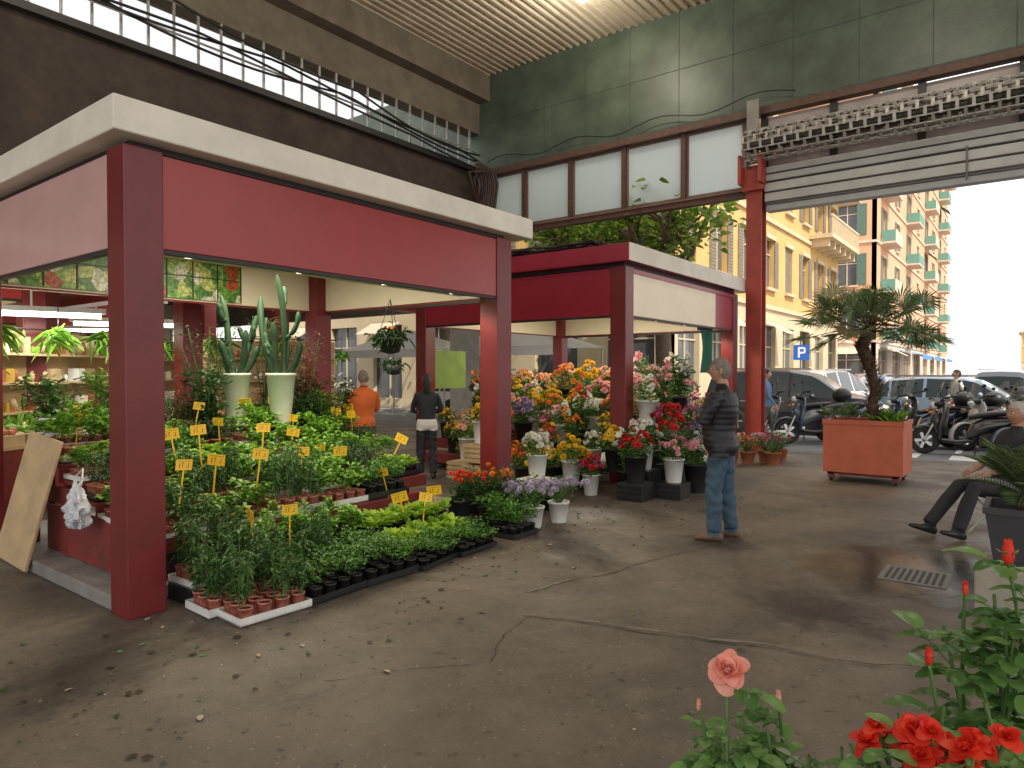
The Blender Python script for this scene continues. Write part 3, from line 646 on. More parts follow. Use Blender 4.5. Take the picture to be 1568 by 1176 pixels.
for x,y,z,w in [(-3.95,7.75,.22,.17),(-3.62,8.15,.2,.16),(-4.15,8.35,.3,.18),(-3.9,8.7,.35,.16),(-4.1,9.0,.5,.16),(-4.1,9.9,.5,.2),(-4.3,9.3,.75,.14),(-4.2,10.4,.4,.2),(-3.9,9.6,.3,.15)]:
    g.box(x-w,x+w,y-w,y+w,.0,z-.002,0)
    for q in range(3): g.box(x-w-.006,x+w+.006,y-w-.006,y-w-.001,.03+q*z*.3,.03+q*z*.3+z*.18,0)
g.obj('black_crate',[M_black],bevel=.006)
g=MB()
for q in range(4): g.box(-5.12,-4.68,6.73,6.75,.01+q*.067,.055+q*.067,0); g.box(-4.7,-4.68,6.75,7.17,.01+q*.067,.055+q*.067,0)
g.box(-5.1,-4.7,6.75,7.15,.0,.275,0); g.obj('white_crate',[M_white],bevel=.004)
g=MB()
for x,y,z in [(-6.3,7.55,0),(-6.3,7.55,.3),(-6.75,7.7,0)]:
    for q in range(4): g.box(x-.22,x+.22,y-.17,y-.158,z+.01+q*.07,z+.06+q*.07,0); g.box(x+.208,x+.22,y-.157,y+.17,z+.01+q*.07,z+.06+q*.07,0)
    g.box(x-.2,x+.2,y-.15,y+.15,z,z+.27,0)
g.obj('wooden_crate',[M_wood])
bq(11,-6.3,7.55,.58,1);bq(14,-6.7,7.7,.3,1);bq(9,-5.9,7.7,.0,1)
shrub('potted_lilac',-4.08,5.72,0,.28,.28,M_white,LF['parsley'],200,.04,.11,.2,.4,8,9,leafmat('lilac',(.42,.34,.52),(.70,.64,.76)),40,.035)
shrub('potted_lilac',-4.02,6.1,0,.3,.28,M_white,LF['parsley'],200,.04,.11,.2,.4,9,9,leafmat('lilac2',(.42,.34,.52),(.70,.64,.76)),45,.035)
shrub('potted_kalanchoe',-4.6,5.15,0.12,.32,.3,M_black,LF['dark'],350,.06,.12,.18,.5,10,9,FM['scarlet'],30,.03)
shrub('potted_marigold',-4.5,5.5,0.1,.36,.3,M_black,LF['dark'],350,.06,.12,.18,.5,11,9,FM['orange'],14,.035)
for i,(x,y) in enumerate([(-4.7,6.35),(-4.45,6.6),(-4.9,5.7),(-5.2,6.3),(-4.2,5.3),(-4.5,5.85),(-5.5,6.6)]): shrub('potted_foliage_plant',x,y,0,.22+.05*(i%3),.25,M_black,[LF['dark'],LF['parsley'],LF['tomato']][i%3],420,.06,.12,.15,.4,40+i)
tray('parsley',-4.05,5.35,.0,0,(1,.8,1.1))
tray('lettuce',-4.75,6.9,.0,.5)
for i,(x,y,c) in enumerate([(-3.95,12.0,'pink'),(-3.75,12.35,'purple'),(-3.6,12.7,'white'),(-4.1,11.6,'red'),(-3.55,12.1,'magenta')]): shrub('potted_flower',x,y,0,.35,.3,M_terra,LF['tomato'],300,.06,.13,.2,.4,60+i,9,FM[c],18,.035)
# ---------------------------------------------------------------- produce stalls in the background
SM=[M_wood,M_redwood,M_white,mat('dried_goods',(.45,.33,.16),.7),mat('rust_jar',(.40,.12,.05),.5),mat('olive_jar',(.14,.18,.05),.5),mat('honey_jar',(.50,.32,.06),.3),LF['basil'],M_cream,M_dark]
def stall(x,y,rot,seed,w=3):
    R.seed(seed); E=empty('produce_stall',(x,y,0),rot); g=MB()
    g.box(-w/2,w/2,-.5,.5,.78,.82,0); g.box(-w/2,w/2,-.49,-.46,.05,.779,1); g.box(-w/2,w/2,.42,.46,.82,2.1,0)
    for s in range(3): g.box(-w/2,w/2,.2,.42,1.1+s*.35,1.13+s*.35,0)
    cols=[3,4,6,3,8,5,7,0,2]
    n=int(w/.42)
    for i in range(n):
        c=R.choice([3,4,5,6,7])
        cx=-w/2+.21+i*.42; g.box(cx-.19,cx+.19,-.45,.1,.821,.93,2 if R.random()<.4 else 0)
        for k in range(20): g.ell((cx+R.uniform(-.16,.16),R.uniform(-.4,.06),.94+R.random()*.05),.045,.045,.04,c,6,4)
        for s in range(3):
            xx=cx-.18
            while xx<cx+.17:
                h=R.uniform(.05,.2); r_=R.uniform(.02,.06); xx+=r_
                if R.random()<.8:
                    c2=R.choice(cols)
                    if R.random()<.5: g.box(xx-r_,xx+r_,.22,.38,1.1305+s*.35,1.1305+s*.35+h,c2)
                    else: g.ell((xx,.3,1.13+s*.35+h*.5),r_,r_,h*.5,c2,8,5)
                xx+=r_+.005
        for q in range(26): g.leaf(V((cx+R.gauss(0,.12),.1+R.gauss(0,.05),.95)),rdir(R.uniform(.3,2)),V((0,-1,0)),R.uniform(.1,.28),.05,7,.2)
        if i%2==0:
            for q in range(60): g.leaf(V((cx+R.gauss(0,.08),-.3+R.gauss(0,.06),2.05+R.gauss(0,.05))),rdir(R.uniform(-1.6,.3)),V((0,0,1)),R.uniform(.1,.28),.035,7,.4)
            g.tube([(cx,-.3,2.1),(cx,-.3,2.5)],.006,4,9)
    for i in range(int(w*5)):
        xx=R.uniform(-w/2,w/2); g.leaf(V((xx,.18,2.12)),V((R.gauss(0,.1),0,-1)).normalized(),V((0,1,0)),R.uniform(.15,.45),.06,R.choice([3,5,7,8,4]),.0)
    g.tube([(-w/2,.18,2.12),(w/2,.18,2.12)],.012,5,9)
    g.obj('counter',SM,E)
stall(-9.6,3.4,rad(120),1); stall(-11.5,1.2,rad(100),2,4); stall(-9.4,6.2,rad(60),3,2); stall(-11.8,5.8,rad(120),4,3); stall(-16.8,4,rad(100),5,4); stall(-14,9.6,rad(100),6,4); stall(-13,3.5,rad(90),7,3)
g=MB()
for x,y in [(-9.2,4.75),(-10.3,6.9),(-13.9,7.6),(-12.8,4.3)]: g.box(x-.13,x+.13,y-.13,y+.13,0,3.2,0)
g.box(-14.5,-9,4.6,4.9,2.7,3.3,1); g.box(-10.45,-10.15,3,13,2.85,3.35,1)
g.obj('hall_partition_frame',[M_red,M_redfas],bevel=.005)
g=MB(); g.box(-8.7,-8.66,9.0,9.9,1.3,2.0,0); g.obj('lime_board',[mat('lime_board',(.18,.28,.05),.6,.2,4)])
# ---------------------------------------------------------------- people
def fuse(mb,vox,smooth=3):
    me=mb.mesh('tmp',[]); o=bpy.data.objects.new('tmp',me); S.collection.objects.link(o)
    r=o.modifiers.new('r','REMESH'); r.mode='VOXEL'; r.voxel_size=vox; s=o.modifiers.new('s','SMOOTH'); s.iterations=smooth; s.factor=.5
    dg=bpy.context.evaluated_depsgraph_get(); m2=bpy.data.meshes.new_from_object(o.evaluated_get(dg)); bpy.data.objects.remove(o); bpy.data.meshes.remove(me); return m2
def sd(p,a,b):
    ab=b-a; t=max(0,min(1,(p-a).dot(ab)/max(1e-9,ab.length_squared))); return (p-a-ab*t).length
def head(E,c,yaw,pitch,skin,hair,hairlen='short',glasses=False):
    n=40;m=30; vs=[];fs=[];ms=[]
    a_,b_,c_=.098,.077,.118
    for i in range(m+1):
        la=-math.pi/2+math.pi*i/m
        for k in range(n):
            lo=2*math.pi*k/n; x=math.cos(la)*math.cos(lo); y=math.cos(la)*math.sin(lo); z=math.sin(la)
            X,Y,Z=x*a_,y*b_,z*c_
            if z<0: Y*=1-.32*(-z)**1.5; X*=(1-.18*(-z)) if x<0 else (1-.05*(-z))
            if x>0:
                ga=lambda y0,z0,sy,sz: math.exp(-((Y-y0)/sy)**2-((Z-z0)/sz)**2)
                X+=.026*ga(0,-.018,.012,.018)+.012*ga(0,.008,.010,.02)+.006*ga(0,.035,.05,.012)-.010*(ga(.031,.012,.016,.012)+ga(-.031,.012,.016,.012))+.008*ga(0,-.055,.022,.008)-.008*ga(0,-.056,.024,.0025)+.008*ga(0,-.092,.025,.016)+.003*(ga(.04,-.02,.02,.02)+ga(-.04,-.02,.02,.02))
            ish=Z>(.062 if X>.055 else max(-.075 if hairlen=='short' else -.1,.062-(.055-X)*1.6)) 
            if ish:
                f=1.07+.07*noise.noise(V((X*45,Y*45,Z*45))); X*=f;Y*=f*1.02;Z*=f
            vs.append(V((X,Y,Z))); ms.append(ish)
    for i in range(m):
        for k in range(n):
            k2=(k+1)%n; fs.append((i*n+k,i*n+k2,(i+1)*n+k2,(i+1)*n+k))
    g=MB(); g.v=[tuple(v) for v in vs]; g.f=fs; g.s=[True]*len(fs)
    for f in fs:
        h=sum(ms[j] for j in f)>=2; cc=sum((vs[j] for j in f),V())/4
        g.m.append(1 if h else (2 if (cc.x>.07 and abs(cc.y)<.024 and -.063<cc.z<-.047) else 0))
    for s in (1,-1):
        g.ell((.083,.031*s,.012),.011,.013,.009,3,8,6); g.ell((.0925,.031*s,.012),.003,.0055,.0055,4,7,5)
        g.box(.088,.096,.031*s-.016,.031*s+.016,.028,.033,1)
        g.ell((-.005,.078*s,-.005),.018,.009,.032,0,8,6,M=Matrix.Rotation(-.3*s,3,'Z'))
        if glasses:
            g.tube([(.105,.031*s+.02*math.cos(t),.01+.017*math.sin(t)) for t in [k*.628 for k in range(11)]],.0018,4,4); g.tube([(.105,.05*s,.012),(.0,.083*s,.012)],.0018,4,4)
    if hairlen=='long':
        g.tube([(-.06,0,.04),(-.10,0,-.02),(-.10,0,-.12),(-.085,0,-.22)],[.06,.07,.06,.035],10,1)
    g.tube([(-.01,0,-.07),(-.025,0,-.15)],[.052,.056],12,0)
    o=g.obj('head',[skin,hair,mat('lips',(.42,.16,.13),.5),M_white,M_ink],E,loc=c); o.rotation_euler=(0,pitch,yaw); return o
def hand(g,w,d,nr,side,mi):
    w=V(w); d=V(d).normalized(); nr=V(nr).normalized(); s=d.cross(nr).normalized()*side
    rs=[]
    for t,wd,th in ((-.02,.024,.018),(.02,.034,.016),(.055,.042,.014),(.085,.040,.012)):
        rs.append([w+d*t+s*math.cos(a)*wd+nr*math.sin(a)*th for a in [k*.628 for k in range(10)]])
    g.rings(rs,mi)
    for k,(o,l) in enumerate(((-.03,.068),(-.01,.078),(.011,.073),(.031,.056))):
        b=w+d*.075+s*o; P=[b,b+d*l*.45-nr*l*.06,b+d*l*.75-nr*l*.28,b+d*l*.88-nr*l*.55]; g.tube(P,[.0095,.009,.008,.006],7,mi)
    b=w+d*.02-s*.025; P=[b,b-s*.03+d*.025-nr*.008,b-s*.036+d*.055-nr*.02,b-s*.028+d*.078-nr*.026]; g.tube(P,[.013,.011,.0095,.007],7,mi)
def person(name,loc,ang,H,pose,top,pants,skin,hair,shoe,hairlen='short',female=False,puffer=False,glasses=False,hy=0,hp=0,hem=None,shortsleeve=False,bulk=1.0,vox=.016):
    E=empty(name,loc,ang); E.scale=(H/1.77,)*3
    g=MB(); segs=[]
    def limb(P,Rr,m,n=12):
        P=[V(p) for p in P]; g.tube(P,Rr,n)
        for i in range(len(P)-1): segs.append((P[i],P[i+1],(Rr[i]+Rr[i+1])/2,m))
    sit=pose=='sit'
    if sit: base=V((-.06,0,.50)); up=V((-.14,0,1)).normalized()
    else: base=V((0,0,.90)); up=V((0,0,1))
    fw=V((up.z,0,-up.x)); rs=[]
    sw=.92 if female else 1
    T=[(-.08,.10,.145),(-.02,.125,.172),(.04,.125,.170),(.12,.118,.155),(.22,.122,.16),(.32,.128,.175),(.42,.122,.188),(.49,.10,.185),(.54,.075,.13),(.57,.06,.075)]
    for t,a,b in T:
        bb=b*(sw if t>.05 else 1.0)*(1+(bulk-1)*.6); aa=a*bulk*(1.1 if puffer else 1)
        if t>.5: aa=a;bb=b*sw
        if female and .1<t<.25: bb*=.93
        cx=.012*math.sin(t*5)+(.03*math.exp(-((t-.14)/.12)**2) if bulk>1.04 else 0)
        rs.append([base+up*t+fw*(math.cos(q)*aa+cx)+V((0,1,0))*math.sin(q)*bb for q in [2*math.pi*k/20 for k in range(20)]])
    g.rings(rs)
    segs.append((base+up*.02,base+up*.48,.13,0)); segs.append((base-up*.05,base-up*.01,.12,1))
    nk=base+up*.56; limb([nk-up*.03,nk+up*.07],[.056,.053],2)
    sh=base+up*.485
    hands=[]
    lb=1+(bulk-1)*.9
    for s in (1,-1):
        if sit:
            hip=base+V((.0,.095*s,-.0)); kn=V((.34,.13*s,.51)) if s>0 else V((.34,.10*s,.50)); an=V((.50,.16*s,.11)) if s>0 else V((.66,.06*s,.12))
        elif pose=='crossed':
            hip=base+V((0,.09*s,-.02)); kn=V((.02+.03*s,.105*s,.49)); an=V((-.01+.05*s,.12*s,.10))
        elif pose=='walk':
            hip=base+V((0,.085*s,-.02)); kn=V((.10*s+.05,.09*s,.50)); an=V((.24*s-.04,.09*s,.11))
        else:
            hip=base+V((0,.085*s,-.02)); kn=V((.02,.095*s,.49)); an=V((-.02+.05*s,.10*s,.10))
        limb([hip,hip.lerp(kn,.45),kn,kn.lerp(an,.35),an],[.092*lb,.084*lb,.068*lb,.068*lb,.060*lb],1)
        fd=V((1,.15*s,0)).normalized()
        if sit: fd=V((.85,.1*s,.28)).normalized()
        hz=an.z-.055
        pp=V((an.x,an.y,hz)); rsh=[]
        upv=V((0,0,1)) if not sit else V((-.28,0,.85)).normalized(); sdv=fd.cross(upv)
        for t,w,h,o in ((-.085,.022,.03,0),(-.06,.036,.045,.005),(0,.040,.048,.008),(.07,.044,.036,-.006),(.13,.044,.028,-.014),(.175,.030,.020,-.02),(.19,.012,.012,-.024)):
            rsh.append([pp+fd*t+upv*(o+math.sin(q)*h)+sdv*math.cos(q)*w for q in [2*math.pi*k/12 for k in range(12)]])
        g.rings(rsh); segs.append((pp-fd*.06-upv*.005,pp+fd*.16-upv*.02,.045,3))
        S0=sh+V((0,.185*s*sw*(1+(bulk-1)*.6),0))
        if pose=='crossed':
            el=V((.10,.27*s,1.15)); wr=V((.235,-.02*s,1.20+.03*s)) ; hd=(V((.08,-1*s,.12)),V((1,0,0)))
        elif pose=='reach':
            el=V((.10,.23*s,1.12)); wr=V((.34,.16*s,1.08)); hd=(V((1,-.2*s,-.1)),V((0,0,1)))
        elif sit:
            el=V((-.04,.25*s,.74)); wr=V((.19,.12*s,.65)); hd=(V((.9,-.4*s,-.2)),V((0,0,1)))
        elif pose=='walk':
            el=V((-.02-.08*s,.235*s,1.12)); wr=V((.06-.16*s,.245*s,.90)); hd=(V((.2,0,-1)),V((0,1*s,0)))
        else:
            el=V((-.02,.235*s,1.12)); wr=V((.06,.245*s,.88)); hd=(V((.2,0,-1)),V((0,1*s,0)))
        aR=[.072,.062,.056,.052,.040] if puffer else [.060,.050,.042,.040,.029]
        P=[S0-V((0,.03*s,.0)),S0.lerp(el,.5)+V((0,.01*s,0)),el,el.lerp(wr,.4),wr]
        P=[V(p) for p in P]; g.tube(P,aR,12)
        for i in range(4): segs.append((P[i],P[i+1],(aR[i]+aR[i+1])/2,2 if (shortsleeve and i>=2) else 0))
        hands.append((wr,hd,s))
    me=fuse(g,vox)
    for v in me.vertices:
        p=v.co; d=noise.noise(V((p.x*9,p.y*9,p.z*6)))*.007
        if puffer and p.z>.86 and p.z<1.44: d+=.005*abs(math.sin(p.z*math.pi/.055))
        if not sit and p.z<.85 and p.z>.13: d+=.005*math.sin(p.z*50+noise.noise(V((p.x*8,p.y*8,p.z*5)))*5)
        if p.z>.12 and (p-nk).length>.12: v.co=p+v.normal*d
    for m in (top,pants,skin,shoe,hem or top): me.materials.append(m)
    for f in me.polygons:
        c=f.center; best=min(segs,key=lambda q: sd(c,q[0],q[1])-q[2]); mi=best[3]
        if mi==1 and not sit and c.z>(.80 if (puffer or hem) else .87): mi=0
        if mi==0 and hem and c.z<.98 and abs(c.y)<.21: mi=4
        if not sit and c.z<.035: mi=3
        f.material_index=mi; f.use_smooth=True
    inst(me,'body',parent=E)
    g=MB()
    for wr,(d,nr),s in hands: hand(g,wr,d,nr,s,0)
    g.obj('hands',[skin],E)
    head(E,nk+up*.155+fw*.02,hy,hp,skin,hair,hairlen,glasses)
    return E
SK=mat('skin',(.46,.25,.17),.5,.08,30); SK2=mat('skin_tan',(.38,.19,.12),.5,.08,30)
jean=mat('blue_jeans',(.045,.085,.125),.85,.45,8,.2,120); black=mat('dark_cloth',(.018,.02,.028),.75,.2,8,.2,100)
puf=mat('navy_puffer',(.009,.009,.014),.5,.15,8,.1,60); orange=mat('orange_shirt',(.62,.13,.025),.8,.1,8)
hg=mat('grey_hair',(.20,.17,.145),.7,.4,60,.5,150); hd_=mat('dark_hair',(.02,.014,.01),.6,.3,60,.5,150); hw=mat('white_hair',(.40,.37,.34),.7,.2,60,.4,150)
shb=mat('brown_shoe',(.16,.09,.045),.6,.2); shk=mat('black_shoe',(.02,.018,.018),.4,.2); whs=mat('white_shirt',(.7,.68,.64),.8,.08)
olive=mat('grey_trousers',(.09,.085,.075),.85,.15)
person('standing_man',(-2.35,6.40,0),rad(186),1.77,'crossed',puf,jean,SK,hg,shb,puffer=True,glasses=True,hy=rad(12),bulk=1.16,vox=.012)
person('woman_shopper',(-7.25,7.40,0),rad(135),1.61,'reach',black,black,SK,hd_,shk,'long',True,hem=whs)
person('orange_shirt_man',(-7.75,6.6,0),rad(150),1.66,'reach',orange,olive,SK2,hg,shk,hp=rad(15),shortsleeve=True,bulk=1.15)
person('seated_man',(-.22,8.1,0),rad(214),1.75,'sit',black,mat('black_trousers',(.02,.02,.024),.8),SK2,hw,shk,hy=rad(10),shortsleeve=True)
person('flower_seller',(-6.6,11.0,0.1),rad(-60),1.7,'reach',black,black,SK,hd_,shk,'short',True,vox=.02)
person('pedestrian',(-4.75,15.6,0),rad(20),1.7,'walk',mat('blue_shirt',(.10,.20,.38),.8),olive,SK,hd_,shk,vox=.02)
person('pedestrian',(.1,15.4,0),rad(190),1.72,'walk',mat('teal_shirt',(.10,.22,.26),.8),black,SK,hg,shk,vox=.02)
person('pedestrian',(-1.5,20.6,0),rad(200),1.7,'walk',mat('pale_shirt',(.55,.52,.48),.8),jean,SK,hd_,shk,vox=.02)
C=empty('folding_chair',(-.22,8.1,0),rad(214)); g=MB()
g.box(-.26,.18,-.22,.22,.385,.41,0)
for s in (1,-1):
    g.tube([(.18,.22*s,0),(-.2,.22*s,.4),(-.30,.22*s,.88)],.012,8,1); g.tube([(-.28,.23*s,0),(.16,.23*s,.4)],.012,8,1)
g.box(-.31,-.28,-.22,.22,.62,.86,0)
g.obj('chair_frame',[mat('chair_seat',(.04,.05,.045),.6),M_galv],C,bevel=.006)
# ---------------------------------------------------------------- palms and planter
def fan(g,base,d,pl,Rf,mi=0,mp=1):
    up=V((0,0,1)); sdv=d.cross(up).normalized() if abs(d.z)<.98 else V((1,0,0)); nr=sdv.cross(d).normalized()
    mid=base+d*pl*.5; tip=base+d*pl+V((0,0,-.14*pl*(1-d.z))); g.tube([base,mid,tip],[.012,.009,.007],4,mp,False)
    d=(tip-mid).normalized()
    n=22; roll=R.gauss(0,.5); sdv=(sdv*math.cos(roll)+nr*math.sin(roll)).normalized(); nr=sdv.cross(d).normalized()
    for i in range(n):
        a=rad(-120+240*i/(n-1)); dd=(d*math.cos(a)+sdv*math.sin(a)+nr*.12).normalized(); l=Rf*R.uniform(.8,1.1)*(1-.15*abs(a)/2.2)
        sd2=dd.cross(nr).normalized(); w=.013
        p1=tip+dd*l*.5; p2=tip+dd*l-V((0,0,R.uniform(.04,.22)*l))
        g.add([tip,p1+sd2*w,p2,p1-sd2*w,p1-nr*.01],[(0,1,4),(1,2,4),(2,3,4),(3,0,4)],mi)
R.seed(77)
P=empty('palm_planter',(-1.93,11.25,0))
M_plant=mat('planter_paint',(.50,.12,.06),.6,.12,3,.08,30,dirt=.25,dirtcol=(.2,.06,.04))
g=MB(); a=.52; b=.45
g.box(-a,a,-b,-b+.04,.14,.9,0);g.box(-a,a,b-.04,b,.14,.9,0);g.box(-a,-a+.04,-b+.04,b-.04,.14,.9,0);g.box(a-.04,a,-b+.04,b-.04,.14,.9,0)
g.box(-a+.04,a-.04,-b+.04,b-.04,.14,.83,1)
g.box(-a-.012,a+.012,-b-.012,-b-.001,.84,.91,0); g.box(a+.001,a+.012,-b,b,.84,.91,0)
for sx in(-1,1):
    for sy in (-1,1): g.box(sx*.42-.04,sx*.42+.04,sy*.36-.04,sy*.36+.04,.05,.139,2); g.tube([(sx*.42-.02,sy*.36,.045),(sx*.42+.02,sy*.36,.045)],.044,10,3)
g.box(-a+.05,a-.05,-.40,-.32,.10,.138,2);g.box(-a+.05,a-.05,.32,.40,.10,.138,2)
g.obj('planter_box',[M_plant,M_soil,M_redwood,M_black],P,bevel=.006)
T=empty('fan_palm',(-1.93,11.25,.83)); g=MB()
tr=[V((.14,0,0)),V((.06,0,.27)),V((.09,0,.55)),V((.02,0,.85)),V((-.09,0,1.15)),V((.02,0,1.45))]
g.tube(tr,[.09,.07,.065,.075,.095,.08],12,1)
for i in range(620):
    t=R.uniform(0,4.99); q=tr[int(t)].lerp(tr[int(t)+1],t%1); d=rdir(R.uniform(.3,1.5) if t<4.0 else .6); g.leaf(q+V((d.x,d.y,0)).normalized()*.065,d,V((d.x,d.y,0)).normalized(),R.uniform(.05,.14),.03,1,.0)
for i in range(44):
    el=R.uniform(-.12,.75) if i>7 else R.uniform(.8,1.4); az=i*2.4; d=V((math.cos(az)*math.cos(el),math.sin(az)*math.cos(el),math.sin(el)))
    fan(g,tr[-1]+V((0,0,R.uniform(-.12,.05))),d,R.uniform(.50,.92)*(1 if el<.8 else .55),R.uniform(.34,.44),2 if (el<.0 and R.random()<.5) else 0,1)
for i in range(8):
    d=rdir(R.uniform(.5,1.4)); fan(g,V((-.34,-.1,0)),d,.3,.2)
for i in range(60): g.leaf(V((.3+R.gauss(0,.06),R.gauss(0,.12),0)),rdir(R.uniform(.8,2)),V((0,0,1)),R.uniform(.2,.42),.035,3,.3)
g.obj('palm',[LF['palm'],mat('palm_fibre',(.10,.06,.035),.95,.4,30,.6,60),leafmat('dry_palm',(.20,.15,.06),(.30,.24,.10)),LF['basil']],T)
g=MB(); g.box(-.3,.3,-.25,.25,0,.3,0); g.obj('stone_block',[mat('pale_stone',(.34,.31,.25),.8,.15,6,.3,40,dirt=.4,dirtcol=(.15,.14,.1))],loc=(.02,5.75,0),rot=rad(-4),bevel=.012)
def sago(loc,seed,nf=18,L=.5,pot=M_dark,ph=.4,pw=.24):
    R.seed(seed); E=empty('potted_sago_palm',loc); g=MB()
    rs=[]
    for z,w in ((0,pw*.78),(ph-.04,pw),(ph-.04,pw*1.06),(ph,pw*1.06),(ph,pw*.92),(ph-.05,pw*.9)): rs.append([V((sx*w,sy*w,z)) for sx,sy in ((-1,-1),(1,-1),(1,1),(-1,1))])
    g.rings(rs,0,False); g.ell((0,0,ph),.08,.08,.10,1)
    for i in range(nf):
        el=R.uniform(.25,1.3); az=i*2.4; d=V((math.cos(az)*math.cos(el),math.sin(az)*math.cos(el),math.sin(el))); p=V((0,0,ph+.05)); PP=[p.copy()]
        for k in range(12): p=p+d*L/12; d=(d+V((0,0,-.07))).normalized(); PP.append(p.copy())
        g.tube(PP,.005,4,2,False)
        for k in range(2,12):
            for q in (0,.5):
                pt=PP[k].lerp(PP[min(k+1,12)],q); dd=(PP[min(k+1,12)]-PP[k-1]).normalized(); s=dd.cross(V((0,0,1))).normalized(); l=.13*math.sin(math.pi*(k+q)/12.5)+.02
                for sg in (1,-1): g.leaf(pt,(s*sg+dd*.5+V((0,0,.15))).normalized(),V((0,0,1)),l,.016,2,.1)
    g.obj('plant',[pot,M_concd,LF['palm']],E)
sago((.0,5.75,.3),3,22,.48,mat('charcoal_pot',(.045,.045,.05),.6,.15))

# ---------------------------------------------------------------- foreground roses
def bigrose(g,c,n,r,mi,N=30):
    n=n.normalized(); u=n.orthogonal().normalized(); v=n.cross(u)
    for i in range(N):
        t=i/(N-1); a=i*2.4+R.gauss(0,.25); e=rad(82-80*t*R.uniform(.75,1.15)); rd=u*math.cos(a)+v*math.sin(a); d=rd*math.cos(e)+n*math.sin(e); nr=n*math.cos(e)-rd*math.sin(e)
        l=r*(.55+.5*t); g.petal(c+rd*r*.06*t,d,nr,l*R.uniform(.8,1.2),l*R.uniform(.75,1.25),.25*(1-.8*t)*R.uniform(.3,1.8),R.uniform(-.1,.55)*t,mi,5)
def roseleaf(g,p,d,sc,mi):
    d=d.normalized(); s=d.cross(V((0,0,1))).normalized(); g.tube([p,p+d*sc*.9],.0012,4,1,False)
    for q,l in ((.9,1.0),(.62,.8),(.32,.65)):
        for sg in ((0,) if q==.9 else (1,-1)):
            dd=(d+s*sg*1.3+V((0,0,R.uniform(-.3,.2)))).normalized(); nr=(V((0,0,1))-dd*dd.z).normalized()
            g.petal(p+d*sc*q,dd,nr,sc*.62*l,sc*.42*l,.12,.3,mi,5)
def rosebush(name,base,tips,fm,lm,seed,pot=True,lscale=.06,nl=9):
    R.seed(seed); E=empty(name); g=MB(); bz=V(base)
    if pot: g.lathe([(.10,0),(.14,.2),(.15,.2),(.15,.225),(.13,.225),(.12,.19),(.001,.19)],bz-V((0,0,.2)),24,3)
    for tip,kind,r,n in tips:
        tp=V(tip); b=bz+V((R.gauss(0,.03),R.gauss(0,.03),-.02)); mid=b.lerp(tp,.5)+V((R.gauss(0,.03),R.gauss(0,.03),.02))
        PP=[b*(1-t)**2+mid*2*t*(1-t)+tp*t*t for t in [k/8 for k in range(9)]]
        g.tube(PP,[.0045-.0002*k for k in range(9)],6,1,False)
        if kind=='rose': bigrose(g,tp,V(n),r,0,30 if r>.03 else 18)
        elif kind=='bud':
            g.ell(tp+V((0,0,r*.6)),r*.5,r*.5,r,0,10,7)
            for k in range(5): a=k*1.256; g.petal(tp,V((math.cos(a)*.3,math.sin(a)*.3,1)).normalized(),V((-math.cos(a),-math.sin(a),.4)).normalized(),r*1.9,r*.9,.25,-.1,0,3)
            for k in range(5): a=k*1.256+.6; g.petal(tp,V((math.cos(a)*.6,math.sin(a)*.6,1)).normalized(),V((-math.cos(a),-math.sin(a),.4)).normalized(),r*1.3,r*.5,.1,.2,2,3)
        if kind!='none':
            for k in range(5): a=k*1.256; g.petal(tp-V((0,0,.004)),V((math.cos(a),math.sin(a),-.1)).normalized(),V((0,0,1)),r*.7,r*.25,.1,.3,2,3)
        for k in range(nl):
            t=R.uniform(.35,.96); i=int(t*8); p=PP[i].lerp(PP[i+1],t*8-i) if i<8 else PP[8]
            roseleaf(g,p,rdir(R.uniform(-.3,.7)),lscale*R.uniform(.7,1.3),2)
    g.obj('bush',[fm,M_stem,lm,M_terra],E)
Z=(0,0,1)
rosebush('pink_rose_bush',(-.38,1.22,.60),[((-.445,1.245,1.045),'rose',.038,(.2,-.6,.75)),((-.36,1.27,1.0),'bud',.012,Z),((-.49,1.22,.97),'bud',.010,Z),((-.42,1.26,.95),'none',.01,Z),((-.37,1.24,.96),'none',.01,Z),((-.33,1.22,.94),'none',.01,Z),((-.48,1.24,.94),'none',.01,Z),((-.44,1.2,.93),'none',.01,Z),((-.40,1.22,.94),'none',.01,Z)],FM['salmon'],LF['rose'],5,nl=11)
tp=[]
R.seed(55)
for i in range(24):
    xx=R.uniform(-.19,.02)
    tp.append(((xx,R.uniform(1.04,1.17),R.uniform(1.04,1.125)-.15*max(0,-.13-xx)),'rose',R.uniform(.017,.026),(R.uniform(-.5,.5),R.uniform(-.8,0),.7)))
tp+=[((-.12,1.20,1.16),'bud',.012,Z),((-.22,1.16,1.02),'none',.01,Z),((-.16,1.2,1.07),'none',.01,Z),((-.05,1.2,1.12),'none',.01,Z),((-.1,1.2,1.1),'none',.01,Z)]
rosebush('red_rose_bush',(-.08,1.15,.60),tp,FM['scarlet'],LF['rose'],6,nl=5)
tp=[((-.03,1.47,1.27),'bud',.020,Z),((-.09,1.44,1.21),'bud',.011,Z),((-.12,1.42,1.15),'none',.01,Z),((-.05,1.5,1.2),'none',.01,Z),((-.02,1.42,1.15),'none',.01,Z),((.03,1.46,1.3),'bud',.012,Z),((-.06,1.36,1.08),'none',.01,Z),((-.03,1.4,1.18),'none',.01,Z),((.02,1.42,1.22),'none',.01,Z)]
rosebush('red_rose_bush',(.0,1.46,.60),tp,FM['scarlet'],LF['rose'],8,lscale=.09,nl=10)
rosebush('silver_leaf_plant',(-.25,1.15,.62),[((-.27,1.16,.97),'none',.01,Z),((-.22,1.15,.98),'none',.01,Z),((-.24,1.2,.99),'none',.01,Z),((-.29,1.2,.96),'none',.01,Z)],FM['white'],leafmat('silver_leaf',(.25,.30,.24),(.45,.48,.42)),9,lscale=.05,nl=11)
